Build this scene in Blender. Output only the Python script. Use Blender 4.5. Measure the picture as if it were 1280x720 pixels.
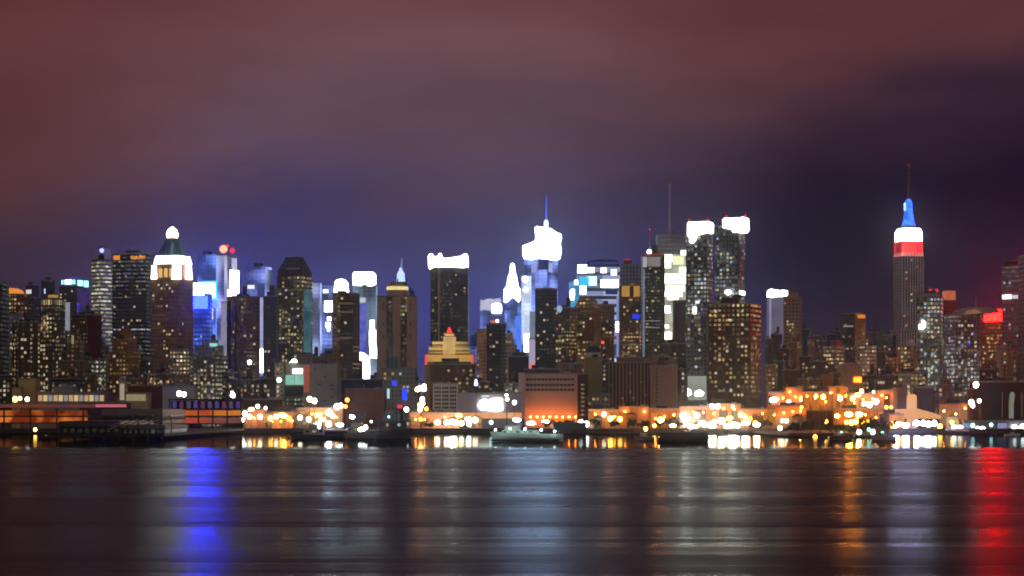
import bpy, math, random
from mathutils import Vector
S = bpy.context.scene
COL = S.collection
for o in list(bpy.data.objects): bpy.data.objects.remove(o)

# ------------------------------------------------------------------ camera
F = 3000.0            # focal length in pixels of the 1280 px wide photograph
CAMH, HY = 16.0, 513.0
cd = bpy.data.cameras.new('camera'); cam = bpy.data.objects.new('camera', cd); COL.objects.link(cam)
cam.location = (0, 0, CAMH); cam.rotation_euler = (math.radians(90), 0, 0)
cd.sensor_width = 36; cd.lens = 36*F/1280; cd.shift_y = (HY-360)/1280
cd.clip_start = 1; cd.clip_end = 60000
cd.dof.use_dof = True; cd.dof.focus_distance = 75; cd.dof.aperture_fstop = 2.1
S.camera = cam
S.view_settings.view_transform = 'Standard'; S.view_settings.look = 'None'
S.view_settings.exposure = 0; S.view_settings.gamma = 1
S.render.engine = 'CYCLES'
cy = S.cycles
cy.use_denoising = True
try: cy.denoiser = 'OPENIMAGEDENOISE'
except Exception: pass
cy.max_bounces = 5; cy.diffuse_bounces = 2; cy.glossy_bounces = 3; cy.transmission_bounces = 2; cy.volume_bounces = 0
cy.sample_clamp_indirect = 12; cy.use_light_tree = True
cy.caustics_reflective = False; cy.caustics_refractive = False

def lin(r, g, b):
    f = lambda c: (c/255/12.92) if c/255 <= .04045 else ((c/255+.055)/1.055)**2.4
    return (f(r), f(g), f(b), 1)

# ------------------------------------------------------------------ night sky (city glow on low cloud)
W = bpy.data.worlds.new('World'); S.world = W; W.use_nodes = True
nt = W.node_tree; N = nt.nodes; L = nt.links; N.clear()
def wn(t, **k):
    n = N.new(t)
    for a, v in k.items(): setattr(n, a, v)
    return n
def wmath(op, a, b=None, c=None):
    n = wn('ShaderNodeMath', operation=op)
    for i, v in enumerate((a, b, c)):
        if v is None: continue
        if isinstance(v, (int, float)): n.inputs[i].default_value = v
        else: L.new(v, n.inputs[i])
    return n.outputs[0]
tc = wn('ShaderNodeTexCoord'); sx = wn('ShaderNodeSeparateXYZ'); L.new(tc.outputs['Generated'], sx.inputs[0])
nm = wn('ShaderNodeMapping'); nm.inputs['Scale'].default_value = (2.6, 1.0, 11)
L.new(tc.outputs['Generated'], nm.inputs[0])
nz = wn('ShaderNodeTexNoise'); nz.inputs['Scale'].default_value = 2.2; nz.inputs['Detail'].default_value = 4; nz.inputs['Roughness'].default_value = .45
L.new(nm.outputs[0], nz.inputs[0])
wob = wmath('MULTIPLY', wmath('SUBTRACT', nz.outputs['Fac'], .5), .085)
zz = wmath('ADD', sx.outputs[2], wob)
t = wmath('MULTIPLY', zz, 5.0)
def ramp(stops, t=t):
    r = wn('ShaderNodeValToRGB'); r.color_ramp.interpolation = 'B_SPLINE'
    el = r.color_ramp.elements
    while len(el) > 1: el.remove(el[-1])
    el[0].position = stops[0][0]; el[0].color = lin(*stops[0][1])
    for p, c in stops[1:]:
        e = el.new(p); e.color = lin(*c)
    L.new(t, r.inputs[0]); return r.outputs[0]
left = ramp([(0, (40, 36, 52)), (.19, (54, 44, 60)), (.30, (64, 48, 60)), (.44, (78, 50, 58)), (.56, (90, 53, 56)), (.72, (92, 50, 50)), (.9, (86, 44, 48))])
mid = ramp([(0, (52, 54, 104)), (.19, (58, 64, 132)), (.28, (58, 60, 122)), (.38, (60, 56, 100)), (.48, (72, 60, 86)), (.60, (100, 73, 83)), (.75, (106, 69, 73)), (.9, (94, 55, 58))])
t_r = wmath('ADD', t, wmath('MULTIPLY', wmath('SUBTRACT', .21, sx.outputs[0]), 1.0))
right = ramp([(0, (40, 34, 48)), (.19, (34, 31, 50)), (.30, (22, 22, 42)), (.48, (15, 14, 34)), (.60, (24, 18, 38)), (.72, (58, 38, 52)), (.84, (98, 56, 60)), (.97, (92, 48, 52))], t_r)
def sstep(v, a, b):
    n = wn('ShaderNodeMapRange', interpolation_type='SMOOTHSTEP'); L.new(v, n.inputs[0])
    n.inputs[1].default_value = a; n.inputs[2].default_value = b; return n.outputs[0]
def wmix(f, a, b):
    n = wn('ShaderNodeMix', data_type='RGBA'); L.new(f, n.inputs[0])
    for s, v in ((6, a), (7, b)):
        if isinstance(v, tuple): n.inputs[s].default_value = v
        else: L.new(v, n.inputs[s])
    return n.outputs[2]
c1 = wmix(sstep(sx.outputs[0], -.08, -.22), mid, left)
c2 = wmix(sstep(sx.outputs[0], .0, .14), c1, right)
c2 = wmix(sstep(sx.outputs[2], .17, .34), c2, lin(44, 34, 40))      # thinner glow high overhead
c3 = wmix(sstep(sx.outputs[1], .45, -.3), c2, lin(106, 95, 96))      # glow of the near bank's towns behind the viewer
c4 = wmix(sstep(sx.outputs[2], -.005, -.03), c3, (.01, .01, .014, 1))
nm2 = wn('ShaderNodeMapping'); nm2.inputs['Scale'].default_value = (5, 1, 16); nm2.inputs['Rotation'].default_value = (0, .25, 0); L.new(tc.outputs['Generated'], nm2.inputs[0])
nz2 = wn('ShaderNodeTexNoise'); nz2.inputs['Scale'].default_value = 1.6; nz2.inputs['Detail'].default_value = 6; nz2.inputs['Roughness'].default_value = .5; L.new(nm2.outputs[0], nz2.inputs[0])
cl = wmath('MULTIPLY_ADD', nz2.outputs['Fac'], .9, .58)
vm = wn('ShaderNodeVectorMath', operation='SCALE'); L.new(c4, vm.inputs[0]); L.new(cl, vm.inputs['Scale']); c5 = vm.outputs[0]
bg = wn('ShaderNodeBackground'); L.new(c5, bg.inputs[0]); bg.inputs[1].default_value = 1.0
wo = wn('ShaderNodeOutputWorld'); L.new(bg.outputs[0], wo.inputs[0])

# ------------------------------------------------------------------ helpers: placing, tagging, meshes
def P(px, py, d): return Vector(((px-640)/F*d, d, CAMH+(HY-py)/F*d))
def Z(py, d): return CAMH+(HY-py)/F*d
LABELS = {}
def tag(o, label=None, cat=None, group=None, kind=None):
    if label: o['label'] = label
    if cat: o['category'] = cat
    if group: o['group'] = group
    if kind: o['kind'] = kind
    return o
def empty(name, loc, rz=0):
    o = bpy.data.objects.new(name, None); COL.objects.link(o); o.location = loc; o.rotation_euler = (0, 0, rz)
    o.empty_display_size = 1; return o
class MB:
    def __init__(s): s.v = []; s.f = []; s.sm = []
    def box(s, x0, x1, y0, y1, z0, z1):
        n = len(s.v)
        s.v += [(x0,y0,z0),(x1,y0,z0),(x1,y1,z0),(x0,y1,z0),(x0,y0,z1),(x1,y0,z1),(x1,y1,z1),(x0,y1,z1)]
        s.f += [tuple(n+i for i in q) for q in ((0,1,5,4),(1,2,6,5),(2,3,7,6),(3,0,4,7),(4,5,6,7),(3,2,1,0))]; return s
    def frustum(s, a, z0, b, z1):     # a, b = (x0,x1,y0,y1)
        n = len(s.v)
        s.v += [(a[0],a[2],z0),(a[1],a[2],z0),(a[1],a[3],z0),(a[0],a[3],z0),(b[0],b[2],z1),(b[1],b[2],z1),(b[1],b[3],z1),(b[0],b[3],z1)]
        s.f += [tuple(n+i for i in q) for q in ((0,1,5,4),(1,2,6,5),(2,3,7,6),(3,0,4,7),(4,5,6,7),(3,2,1,0))]; return s
    def prism(s, poly, y0, y1):       # outline in x,z (counter-clockwise seen from -y)
        n = len(s.v); k = len(poly)
        s.v += [(x, y0, z) for x, z in poly]+[(x, y1, z) for x, z in poly]
        s.f.append(tuple(n+i for i in range(k))); s.f.append(tuple(n+k+i for i in reversed(range(k))))
        for i in range(k):
            j = (i+1) % k; s.f.append((n+i, n+k+i, n+k+j, n+j))
        return s
    def lathe(s, prof, cx=0, cy=0, seg=16):   # prof = (r,z) from bottom to top
        n = len(s.v); m = len(prof)
        for r, z in prof:
            for i in range(seg):
                a = 2*math.pi*i/seg; s.v.append((cx+r*math.cos(a), cy+r*math.sin(a), z))
        for j in range(m-1):
            for i in range(seg):
                k = (i+1) % seg; s.f.append((n+j*seg+i, n+j*seg+k, n+(j+1)*seg+k, n+(j+1)*seg+i))
        s.f.append(tuple(n+i for i in reversed(range(seg)))); s.f.append(tuple(n+(m-1)*seg+i for i in range(seg))); return s
    def ball(s, c, r, seg=12, rings=8, sz=1.0):
        pr = [(max(.02*r, r*math.sin(math.pi*j/rings)), c[2]-r*sz*math.cos(math.pi*j/rings)) for j in range(rings+1)]
        return s.lathe(pr, c[0], c[1], seg)
    def bar(s, a, b, r, seg=6, r2=None):
        a = Vector(a); b = Vector(b); d = (b-a).normalized(); r2 = r if r2 is None else r2
        u = d.cross(Vector((0,0,1)) if abs(d.z) < .9 else Vector((1,0,0))).normalized(); w = d.cross(u); n = len(s.v)
        for p, rr in ((a, r), (b, r2)):
            for i in range(seg):
                t_ = 2*math.pi*i/seg; s.v.append(tuple(p+u*rr*math.cos(t_)+w*rr*math.sin(t_)))
        for i in range(seg):
            k = (i+1) % seg; s.f.append((n+i, n+seg+i, n+seg+k, n+k))
        s.f.append(tuple(n+i for i in range(seg))); s.f.append(tuple(n+seg+i for i in reversed(range(seg)))); return s
    def mesh(s, name, mat):
        me = bpy.data.meshes.new(name); me.from_pydata(s.v, [], s.f); me.materials.append(mat); me.validate(); return me
    def build(s, name, mat, parent=None):
        o = bpy.data.objects.new(name, s.mesh(name, mat)); COL.objects.link(o)
        if parent: o.parent = parent
        return o

# ------------------------------------------------------------------ materials
def newmat(name):
    m = bpy.data.materials.new(name); m.use_nodes = True; m.node_tree.nodes.clear(); return m, m.node_tree
class NT:
    def __init__(s, nt): s.nt = nt
    def n(s, t, **k):
        n = s.nt.nodes.new(t)
        for a, v in k.items(): setattr(n, a, v)
        return n
    def set(s, sock, v):
        if v is None: return
        if isinstance(v, (int, float, tuple, list)): sock.default_value = v
        else: s.nt.links.new(v, sock)
    def m(s, op, a, b=None, c=None):
        n = s.n('ShaderNodeMath', operation=op)
        for i, v in enumerate((a, b, c)): s.set(n.inputs[i], v)
        return n.outputs[0]
    def mix(s, f, a, b):
        n = s.n('ShaderNodeMix', data_type='RGBA'); s.set(n.inputs[0], f); s.set(n.inputs[6], a); s.set(n.inputs[7], b); return n.outputs[2]
def c4_(c): return tuple(c)+(1,) if len(c) == 3 else tuple(c)
def plain(name, col, rough=.8, metal=0, var=.25, scale=.15):
    m, nt = newmat(name); T = NT(nt)
    o = T.n('ShaderNodeOutputMaterial'); p = T.n('ShaderNodeBsdfPrincipled')
    tcn = T.n('ShaderNodeTexCoord'); nz = T.n('ShaderNodeTexNoise'); nz.inputs['Scale'].default_value = scale; nz.inputs['Detail'].default_value = 4
    nt.links.new(tcn.outputs['Object'], nz.inputs[0])
    col = c4_(col); dk = tuple(c*(1-var) for c in col[:3])+(1,); lt = tuple(min(1, c*(1+var)) for c in col[:3])+(1,)
    nt.links.new(T.mix(nz.outputs['Fac'], dk, lt), p.inputs['Base Color'])
    p.inputs['Roughness'].default_value = rough; p.inputs['Metallic'].default_value = metal
    nt.links.new(p.outputs[0], o.inputs[0]); return m
def glow(name, col, strength, sample=True):
    m, nt = newmat(name); T = NT(nt); o = T.n('ShaderNodeOutputMaterial'); e = T.n('ShaderNodeEmission')
    e.inputs[0].default_value = c4_(col); e.inputs[1].default_value = strength
    nt.links.new(e.outputs[0], o.inputs[0])
    if not sample: m.cycles.emission_sampling = 'NONE'
    return m
def glowvar(name, ca, cb, strength, scale=.12, lo=.3, hi=.7):
    """a lit or LED surface whose brightness and colour vary over it"""
    m, nt = newmat(name); T = NT(nt); o = T.n('ShaderNodeOutputMaterial'); e = T.n('ShaderNodeEmission')
    tcn = T.n('ShaderNodeTexCoord'); nz = T.n('ShaderNodeTexNoise'); nz.inputs['Scale'].default_value = scale; nz.inputs['Detail'].default_value = 2
    nt.links.new(tcn.outputs['Object'], nz.inputs[0])
    mr = T.n('ShaderNodeMapRange'); nt.links.new(nz.outputs['Fac'], mr.inputs[0]); mr.inputs[1].default_value = lo; mr.inputs[2].default_value = hi
    nt.links.new(T.mix(mr.outputs[0], c4_(ca), c4_(cb)), e.inputs[0]); e.inputs[1].default_value = strength
    nt.links.new(e.outputs[0], o.inputs[0]); return m
_fc = [0]
def facade(wall, lit=.2, ca=(1, .62, .25), cb=(.9, .85, .6), st=.35, bay=3.0, flo=3.4, fu=.55, fv=.5, dim=.02, patch=1.0, rowlit=0.0, smooth=False, glass=(.02, .022, .028), rough=.75, pscale=.09, vstrip=0, name='facade'):
    """wall with a grid of window openings; each opening is lit or dark on its own"""
    _fc[0] += 1; seed = _fc[0]*7.31
    m, nt = newmat(name); T = NT(nt)
    out = T.n('ShaderNodeOutputMaterial'); p = T.n('ShaderNodeBsdfPrincipled')
    tcn = T.n('ShaderNodeTexCoord'); s1 = T.n('ShaderNodeSeparateXYZ'); s2 = T.n('ShaderNodeSeparateXYZ')
    nt.links.new(tcn.outputs['Object'], s1.inputs[0]); nt.links.new(tcn.outputs['Normal'], s2.inputs[0])
    side = T.m('GREATER_THAN', T.m('ABSOLUTE', s2.outputs[0]), .6)
    u = T.m('ADD', T.m('MULTIPLY', s1.outputs[0], T.m('SUBTRACT', 1, side)), T.m('MULTIPLY', s1.outputs[1], side))
    uu = T.m('DIVIDE', T.m('ADD', u, 500), bay); vv = T.m('DIVIDE', T.m('ADD', s1.outputs[2], 1.0), flo)
    cu = T.m('FLOOR', uu); cv = T.m('FLOOR', vv); fru = T.m('FRACT', uu); frv = T.m('FRACT', vv)
    mu = T.m('LESS_THAN', T.m('ABSOLUTE', T.m('SUBTRACT', fru, .5)), fu/2)
    mv = T.m('LESS_THAN', T.m('ABSOLUTE', T.m('SUBTRACT', frv, .5)), fv/2)
    vert = T.m('LESS_THAN', T.m('ABSOLUTE', s2.outputs[2]), .6)
    win = T.m('MULTIPLY', T.m('MULTIPLY', mu, mv), vert)
    if vstrip:       # only every vstrip-th column of bays carries windows
        win = T.m('MULTIPLY', win, T.m('GREATER_THAN', T.m('MODULO', cu, vstrip), .5))
    cb1 = T.n('ShaderNodeCombineXYZ'); T.set(cb1.inputs[0], cu); T.set(cb1.inputs[1], cv); T.set(cb1.inputs[2], T.m('ADD', T.m('MULTIPLY', side, 3.7), seed))
    wnz = T.n('ShaderNodeTexWhiteNoise', noise_dimensions='3D'); nt.links.new(cb1.outputs[0], wnz.inputs['Vector'])
    sc = T.n('ShaderNodeSeparateColor'); nt.links.new(wnz.outputs['Color'], sc.inputs[0])
    pn = T.n('ShaderNodeTexNoise'); pn.inputs['Scale'].default_value = pscale; pn.inputs['Detail'].default_value = 1.5
    nt.links.new(cb1.outputs[0], pn.inputs[0])
    pr = T.n('ShaderNodeMapRange'); nt.links.new(pn.outputs['Fac'], pr.inputs[0])
    pr.inputs[1].default_value = .38; pr.inputs[2].default_value = .66; pr.inputs[3].default_value = 1-patch*.85; pr.inputs[4].default_value = 1+patch
    prob = T.m('MULTIPLY', pr.outputs[0], min(.9, lit*2.1))
    litw = T.m('LESS_THAN', wnz.outputs['Value'], prob)
    if rowlit:
        rn = T.n('ShaderNodeTexWhiteNoise', noise_dimensions='1D'); T.set(rn.inputs['W'], T.m('ADD', cv, seed*3))
        litw = T.m('MAXIMUM', litw, T.m('LESS_THAN', rn.outputs['Value'], rowlit))
    br = T.m('MULTIPLY_ADD', T.m('POWER', sc.outputs[0], 2.6), 1.6, .14)
    if smooth: litw = 1.0; br = pr.outputs[0]  # every bay glows: light on the face put in as emission
    es = T.m('MULTIPLY', T.m('MULTIPLY_ADD', T.m('MULTIPLY', litw, br), st*(.9 if smooth else 1.3), dim), win)
    ec = T.mix(sc.outputs[1] if not smooth else pn.outputs['Fac'], c4_(ca), c4_(cb))
    # weathering of the wall
    wz = T.n('ShaderNodeTexNoise'); wz.inputs['Scale'].default_value = .07; wz.inputs['Detail'].default_value = 6
    nt.links.new(tcn.outputs['Object'], wz.inputs[0])
    wall = c4_(wall); wc = T.mix(wz.outputs['Fac'], tuple(x*.6 for x in wall[:3])+(1,), tuple(min(1, x*1.35) for x in wall[:3])+(1,))
    nt.links.new(T.mix(win, wc, c4_(glass)), p.inputs['Base Color'])
    T.set(p.inputs['Roughness'], T.m('MULTIPLY_ADD', win, .42-rough, rough))
    p.inputs['Specular IOR Level'].default_value = .2
    nt.links.new(ec, p.inputs['Emission Color']); nt.links.new(es, p.inputs['Emission Strength'])
    nt.links.new(p.outputs[0], out.inputs[0])
    m.cycles.emission_sampling = 'NONE'
    return m

WARM = (1, .58, .22); GOLD = (1, .72, .30); CREAM = (1, .86, .62); COOL = (.75, .88, 1); GREEN = (.75, 1, .75); OLIVE = (.85, .85, .4)
CONC = plain('concrete', (.28, .27, .25)); DARKM = plain('dark_metal', (.05, .05, .055), .5, .6); STEEL = plain('painted_steel', (.35, .36, .37), .5, .3)
ROOFM = plain('roof_felt', (.07, .065, .065)); TANKM = plain('tank_timber', (.16, .10, .06)); BRICK = plain('brick', (.28, .13, .08), scale=.6)
RED_L = glow('red_beacon', (1, .03, .02), 14)
WH = glow('white_floodlit_glass', (1, .98, .92), 5); WHC = glow('cool_white_light', (.86, .95, 1), 5); WHB = glow('blue_white_floodlight', (.5, .66, 1), 12)  # lamp and screen glows; on crowns the floodlight is put in as emission
WINM = [glow('window_light_warm', (1, .62, .25), .38, False), glow('window_light_cream', (1, .85, .55), .5, False), glow('window_light_cool', (.7, .88, 1), .45, False), glow('window_light_dim', (.9, .6, .3), .2, False), glow('window_light_bright', (1, .95, .8), 2.5, False)]

# ------------------------------------------------------------------ setting: water, land
def water_mat():
    m, nt = newmat('river_water'); T = NT(nt); out = T.n('ShaderNodeOutputMaterial')
    tcn = T.n('ShaderNodeTexCoord'); s = T.n('ShaderNodeSeparateXYZ'); nt.links.new(tcn.outputs['Object'], s.inputs[0])
    # sheltered basin between the piers is calm, the open river is ruffled
    mr = T.n('ShaderNodeMapRange', interpolation_type='SMOOTHSTEP'); nt.links.new(s.outputs[1], mr.inputs[0])
    mr.inputs[1].default_value = 960; mr.inputs[2].default_value = 1085; calm = mr.outputs[0]
    mp = T.n('ShaderNodeMapping'); nt.links.new(tcn.outputs['Object'], mp.inputs[0]); mp.inputs['Scale'].default_value = (.0035, .05, 1)
    nz = T.n('ShaderNodeTexNoise'); nz.inputs['Scale'].default_value = 1; nz.inputs['Detail'].default_value = 4; nt.links.new(mp.outputs[0], nz.inputs[0])
    mp2 = T.n('ShaderNodeMapping'); nt.links.new(tcn.outputs['Object'], mp2.inputs[0]); mp2.inputs['Scale'].default_value = (.0018, .018, 1)
    nz2 = T.n('ShaderNodeTexNoise'); nz2.inputs['Scale'].default_value = 1; nz2.inputs['Detail'].default_value = 3; nt.links.new(mp2.outputs[0], nz2.inputs[0])
    h = T.m('MULTIPLY', T.m('ADD', T.m('MULTIPLY', nz.outputs['Fac'], 1.0), T.m('MULTIPLY', nz2.outputs['Fac'], 2.2)), T.m('SUBTRACT', 1.0, T.m('MULTIPLY', calm, .985)))
    bp = T.n('ShaderNodeBump'); bp.inputs['Strength'].default_value = 1; bp.inputs['Distance'].default_value = .65; nt.links.new(h, bp.inputs['Height'])
    rz = T.m('MULTIPLY_ADD', nz2.outputs['Fac'], .30, .13)
    rough = T.m('ADD', T.m('MULTIPLY', T.m('SUBTRACT', 1.0, calm), rz), T.m('MULTIPLY', calm, .075))
    g = T.n('ShaderNodeBsdfAnisotropic', distribution='BECKMANN'); T.set(g.inputs['Roughness'], rough); nt.links.new(bp.outputs[0], g.inputs['Normal'])
    g.inputs['Color'].default_value = (.36, .43, .45, 1)
    df = T.n('ShaderNodeBsdfDiffuse'); df.inputs[0].default_value = (.012, .016, .02, 1)
    fr = T.n('ShaderNodeFresnel'); fr.inputs[0].default_value = 1.33
    mx = T.n('ShaderNodeMixShader'); T.set(mx.inputs[0], fr.outputs[0]); nt.links.new(df.outputs[0], mx.inputs[1]); nt.links.new(g.outputs[0], mx.inputs[2])
    nt.links.new(mx.outputs[0], out.inputs[0]); return m
wm = MB(); wm.v += [(-9000, -600, 0), (9000, -600, 0), (9000, 1760, 0), (-9000, 1760, 0)]; wm.f.append((0, 1, 2, 3))
tag(wm.build('river_water', water_mat()), kind='structure')
gm = MB(); gm.v += [(-9000, 1702, 3), (9000, 1702, 3), (9000, 12000, 3), (-9000, 12000, 3)]; gm.f.append((0, 1, 2, 3))
tag(gm.build('ground', plain('city_ground', (.16, .15, .14), .9, scale=.02)), kind='structure')
q = MB(); q.box(-3000, 3000, 1700, 1702, -4, 3.3); tag(q.build('quay_wall', plain('quay_stone', (.12, .11, .10))), kind='structure')
rd = MB(); rd.v += [(-3000, 1712, 3.004), (3000, 1712, 3.004), (3000, 1730, 3.004), (-3000, 1730, 3.004)]; rd.f.append((0, 1, 2, 3))
tag(rd.build('road', plain('asphalt', (.05, .05, .052), .7)), kind='structure')
rl = MB()
for i in range(-110, 110): rl.box(i*9, i*9+3, 1720.9, 1721.1, 3.004, 3.012)
tag(rl.build('road_markings', plain('white_road_paint', (.8, .8, .78))), kind='structure')

# ------------------------------------------------------------------ night haze
hm, hnt = newmat('haze_air'); hT = NT(hnt); ho = hT.n('ShaderNodeOutputMaterial'); hv = hT.n('ShaderNodeVolumePrincipled')
hv.inputs['Color'].default_value = (.80, .88, 1, 1); hv.inputs['Density'].default_value = 3e-5; hv.inputs['Anisotropy'].default_value = .95
hnt.links.new(hv.outputs[0], ho.inputs[1])
tag(MB().box(-9100, 9100, -700, 12100, -6, 480).build('haze', hm), kind='stuff')

# ------------------------------------------------------------------ buildings
_bi = [0]
class Bld:
    def __init__(b, name, label, x0, x1, yt, d, mat, xc=None, dep=34, yb=None, cat='building', group=None, body='wall', wins=0, wm=(0, 1, 3), bay=3.0, flo=3.4, zb=2.9, wface='f', wsz=(.62, .55), noroof=False, ww=None):
        _bi[0] += 1; b.i = _bi[0]; b.rnd = random.Random(b.i*17+3)
        b.x0, b.x1, b.yt, b.d, b.s = x0, x1, yt, d, d/F
        if xc is None: b.th = 0; b.w1 = (x1-x0)*b.s; b.w2 = dep; b.xc = x1
        else:
            a, c = xc-x0, x1-xc; b.th = min(math.radians(78), max(math.radians(10), math.atan2(c, a)))
            b.w1 = a*b.s/math.cos(b.th); b.w2 = c*b.s/math.sin(b.th); b.xc = xc
        p = P(b.xc, HY, d); b.root = empty(name, (p.x, d, 0), -b.th)
        tag(b.root, label, cat, group)
        b.zt = Z(yt, d); b.z0 = zb if yb is None else Z(yb, d)
        b.mat = mat; b.bay, b.flo = bay, flo
        if body:
            b.body = MB().box(-b.w1, 0, 0, b.w2, b.z0, b.zt).build(body, mat, b.root)
            if not noroof:
                MB().box(-b.w1-.3, .3, -.3, b.w2+.3, b.zt, b.zt+1.0).build('parapet', CONC, b.root)
        if wins: b.windows(wins, wm, wsz=wsz, face=wface, tall=ww)
    def lx(b, px): return (px-b.xc)*b.s/math.cos(b.th)
    def z(b, py): return Z(py, b.d)
    def rect(b, xl, xr):
        if b.th == 0: return (b.lx(xl), b.lx(xr), 0, b.w2)
        k = math.cos(b.th)+math.sin(b.th); il = (xl-b.x0)*b.s/k; ir = (b.x1-xr)*b.s/k; m = (il+ir)/2
        return (-b.w1+il, -ir, m, b.w2-m)
    def tier(b, xl, xr, yt, yb, mat=None, name='upper_tier', fi=0, cap=True, ovr=None):
        r = b.rect(xl, xr); y0 = r[2]; y1 = r[3]
        if b.th == 0: y0 = fi; y1 = b.w2-fi if b.w2-fi > y0+3 else y0+3
        o = MB().box(r[0], r[1], y0, y1, b.z(yb), b.z(yt)).build(name, mat or b.mat, b.root)
        if cap: MB().box(r[0]-.25, r[1]+.25, y0-.25, y1+.25, b.z(yt), b.z(yt)+.6).build('parapet', CONC, o)
        return o
    def front(b, xl, xr, yt, yb, mat, name, proud=.35, th=.3):
        """a panel standing a little proud of the front wall"""
        return MB().box(b.lx(xl), b.lx(xr), -proud-th, -proud, b.z(yb), b.z(yt)).build(name, mat, b.root)
    def side(b, f0, f1, yt, yb, mat, name, proud=.35):
        """the same on the right hand wall, f0..f1 = fraction of its depth"""
        return MB().box(proud, proud+.3, b.w2*f0, b.w2*f1, b.z(yb), b.z(yt)).build(name, mat, b.root)
    def poly(b, pts, mat, name, y0=-.4, y1=None):
        if y1 is None: y1 = b.w2
        return MB().prism([(b.lx(x), b.z(y)) for x, y in pts], y0, y1).build(name, mat, b.root)
    def windows(b, n, wm=(0, 1, 3), face='f', ylo=None, yhi=None, wsz=(.62, .55), tall=None, name='lit_window'):
        """single lit windows, each a mesh of its own, on cells of the facade grid"""
        R = b.rnd; zt = b.zt if ylo is None else b.z(ylo); z0 = b.z0+18 if yhi is None else b.z(yhi)
        if zt-z0 < b.flo*2: return
        meshes = {}
        cells = set()
        vis0 = b.z(500)
        z0 = max(z0, vis0 if b.d > 1790 else z0)
        if zt-z0 < b.flo*2: z0 = zt-b.flo*4
        for k in range(n*3):
            if len(cells) >= n: break
            sd = 1 if (face == 'r' or (face == 'b' and R.random() < b.w2*math.sin(b.th)/(b.w1*math.cos(b.th)+b.w2*math.sin(b.th)))) else 0
            w = b.w2 if sd else b.w1
            nu = max(1, int(w/b.bay)-1)
            cells.add((sd, R.randrange(nu), R.randrange(int((zt-z0)/b.flo)-1 or 1)))
        for sd, cu, cv in sorted(cells):
            mk = R.choice(wm); key = (sd, mk)
            if key not in meshes:
                hw = b.bay*wsz[0]/2; hh = b.flo*wsz[1]/2
                mb = MB()
                if sd: mb.box(.03, .16, -hw, hw, -hh, hh)
                else: mb.box(-hw, hw, -.16, -.03, -hh, hh)
                meshes[key] = mb.mesh('lit_window', WINM[mk])
            o = bpy.data.objects.new(name, meshes[key]); COL.objects.link(o); o.parent = b.root
            # snap onto the facade grid
            zc = (math.floor((z0+1.0+cv*b.flo)/b.flo)+1.5)*b.flo-1.0
            if sd:
                yy = (math.floor((500+cu*b.bay)/b.bay)+1.5)*b.bay-500; yy = min(max(yy, b.bay), b.w2-b.bay*.6); o.location = (0, yy, zc)
            else:
                xx = (math.floor((500-b.w1+cu*b.bay)/b.bay)+1.5)*b.bay-500; xx = min(max(xx, -b.w1+b.bay*.6), -b.bay*.6); o.location = (xx, 0, zc)
    def roofkit(b, tank=False, mast=0, box=True, yt=None, xl=None, xr=None):
        R = b.rnd; zt = b.zt if yt is None else b.z(yt)
        x0_, x1_, y0_, y1_ = b.rect(xl or b.x0, xr or b.x1); w = x1_-x0_; dp = y1_-y0_
        if box:
            a = x0_+w*R.uniform(.15, .35); c = a+w*R.uniform(.25, .4); h = R.uniform(2.5, 5)
            MB().box(a, c, y0_+dp*.25, y0_+dp*.7, zt, zt+h).build('penthouse', ROOFM, b.root)
            MB().box(x1_-w*.25, x1_-w*.12, y0_+dp*.2, y0_+dp*.4, zt, zt+2).build('roof_vent', STEEL, b.root)
        if tank:
            cx = x0_+w*R.uniform(.6, .8); cy_ = y0_+dp*.45; m = MB()
            m.lathe([(1.9, zt+4.5), (1.9, zt+8.5), (.1, zt+10)], cx, cy_, 12)
            t_ = m.build('water_tank', TANKM, b.root)
            m = MB()
            m.frustum((cx-1.5, cx+1.5, cy_-1.5, cy_+1.5), zt, (cx-1.1, cx+1.1, cy_-1.1, cy_+1.1), zt+4.6)
            m.build('tank_stand', DARKM, t_)
        if mast:
            MB().bar(((x0_+x1_)/2, (y0_+y1_)/2, zt), ((x0_+x1_)/2, (y0_+y1_)/2, zt+mast), .35, 6, .1).build('antenna', STEEL, b.root)
def ground_mast(): pass
# ------------------------------------------------------------------ facade kinds
f_gold = lambda **k: facade((.14,.11,.09), **{**dict(lit=.34, ca=GOLD, cb=CREAM, st=.42, bay=3.2, flo=3.6), **k})
f_brown = lambda **k: facade((.20,.13,.09), **{**dict(lit=.22, ca=WARM, cb=GOLD, st=.35, bay=3.2, flo=3.6), **k})
f_dark = lambda **k: facade((.05,.05,.06), **{**dict(lit=.10, ca=COOL, cb=CREAM, st=.25, bay=3.0, flo=3.6, fu=.7, fv=.6), **k})
f_grey = lambda **k: facade((.24,.25,.25), **{**dict(lit=.28, ca=CREAM, cb=GREEN, st=.40, bay=3.2, flo=3.6), **k})
f_beige = lambda **k: facade((.42,.32,.24), **{**dict(lit=.15, ca=WARM, cb=CREAM, st=.35, bay=3.4, flo=3.6, fu=.4, fv=.45), **k})

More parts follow.
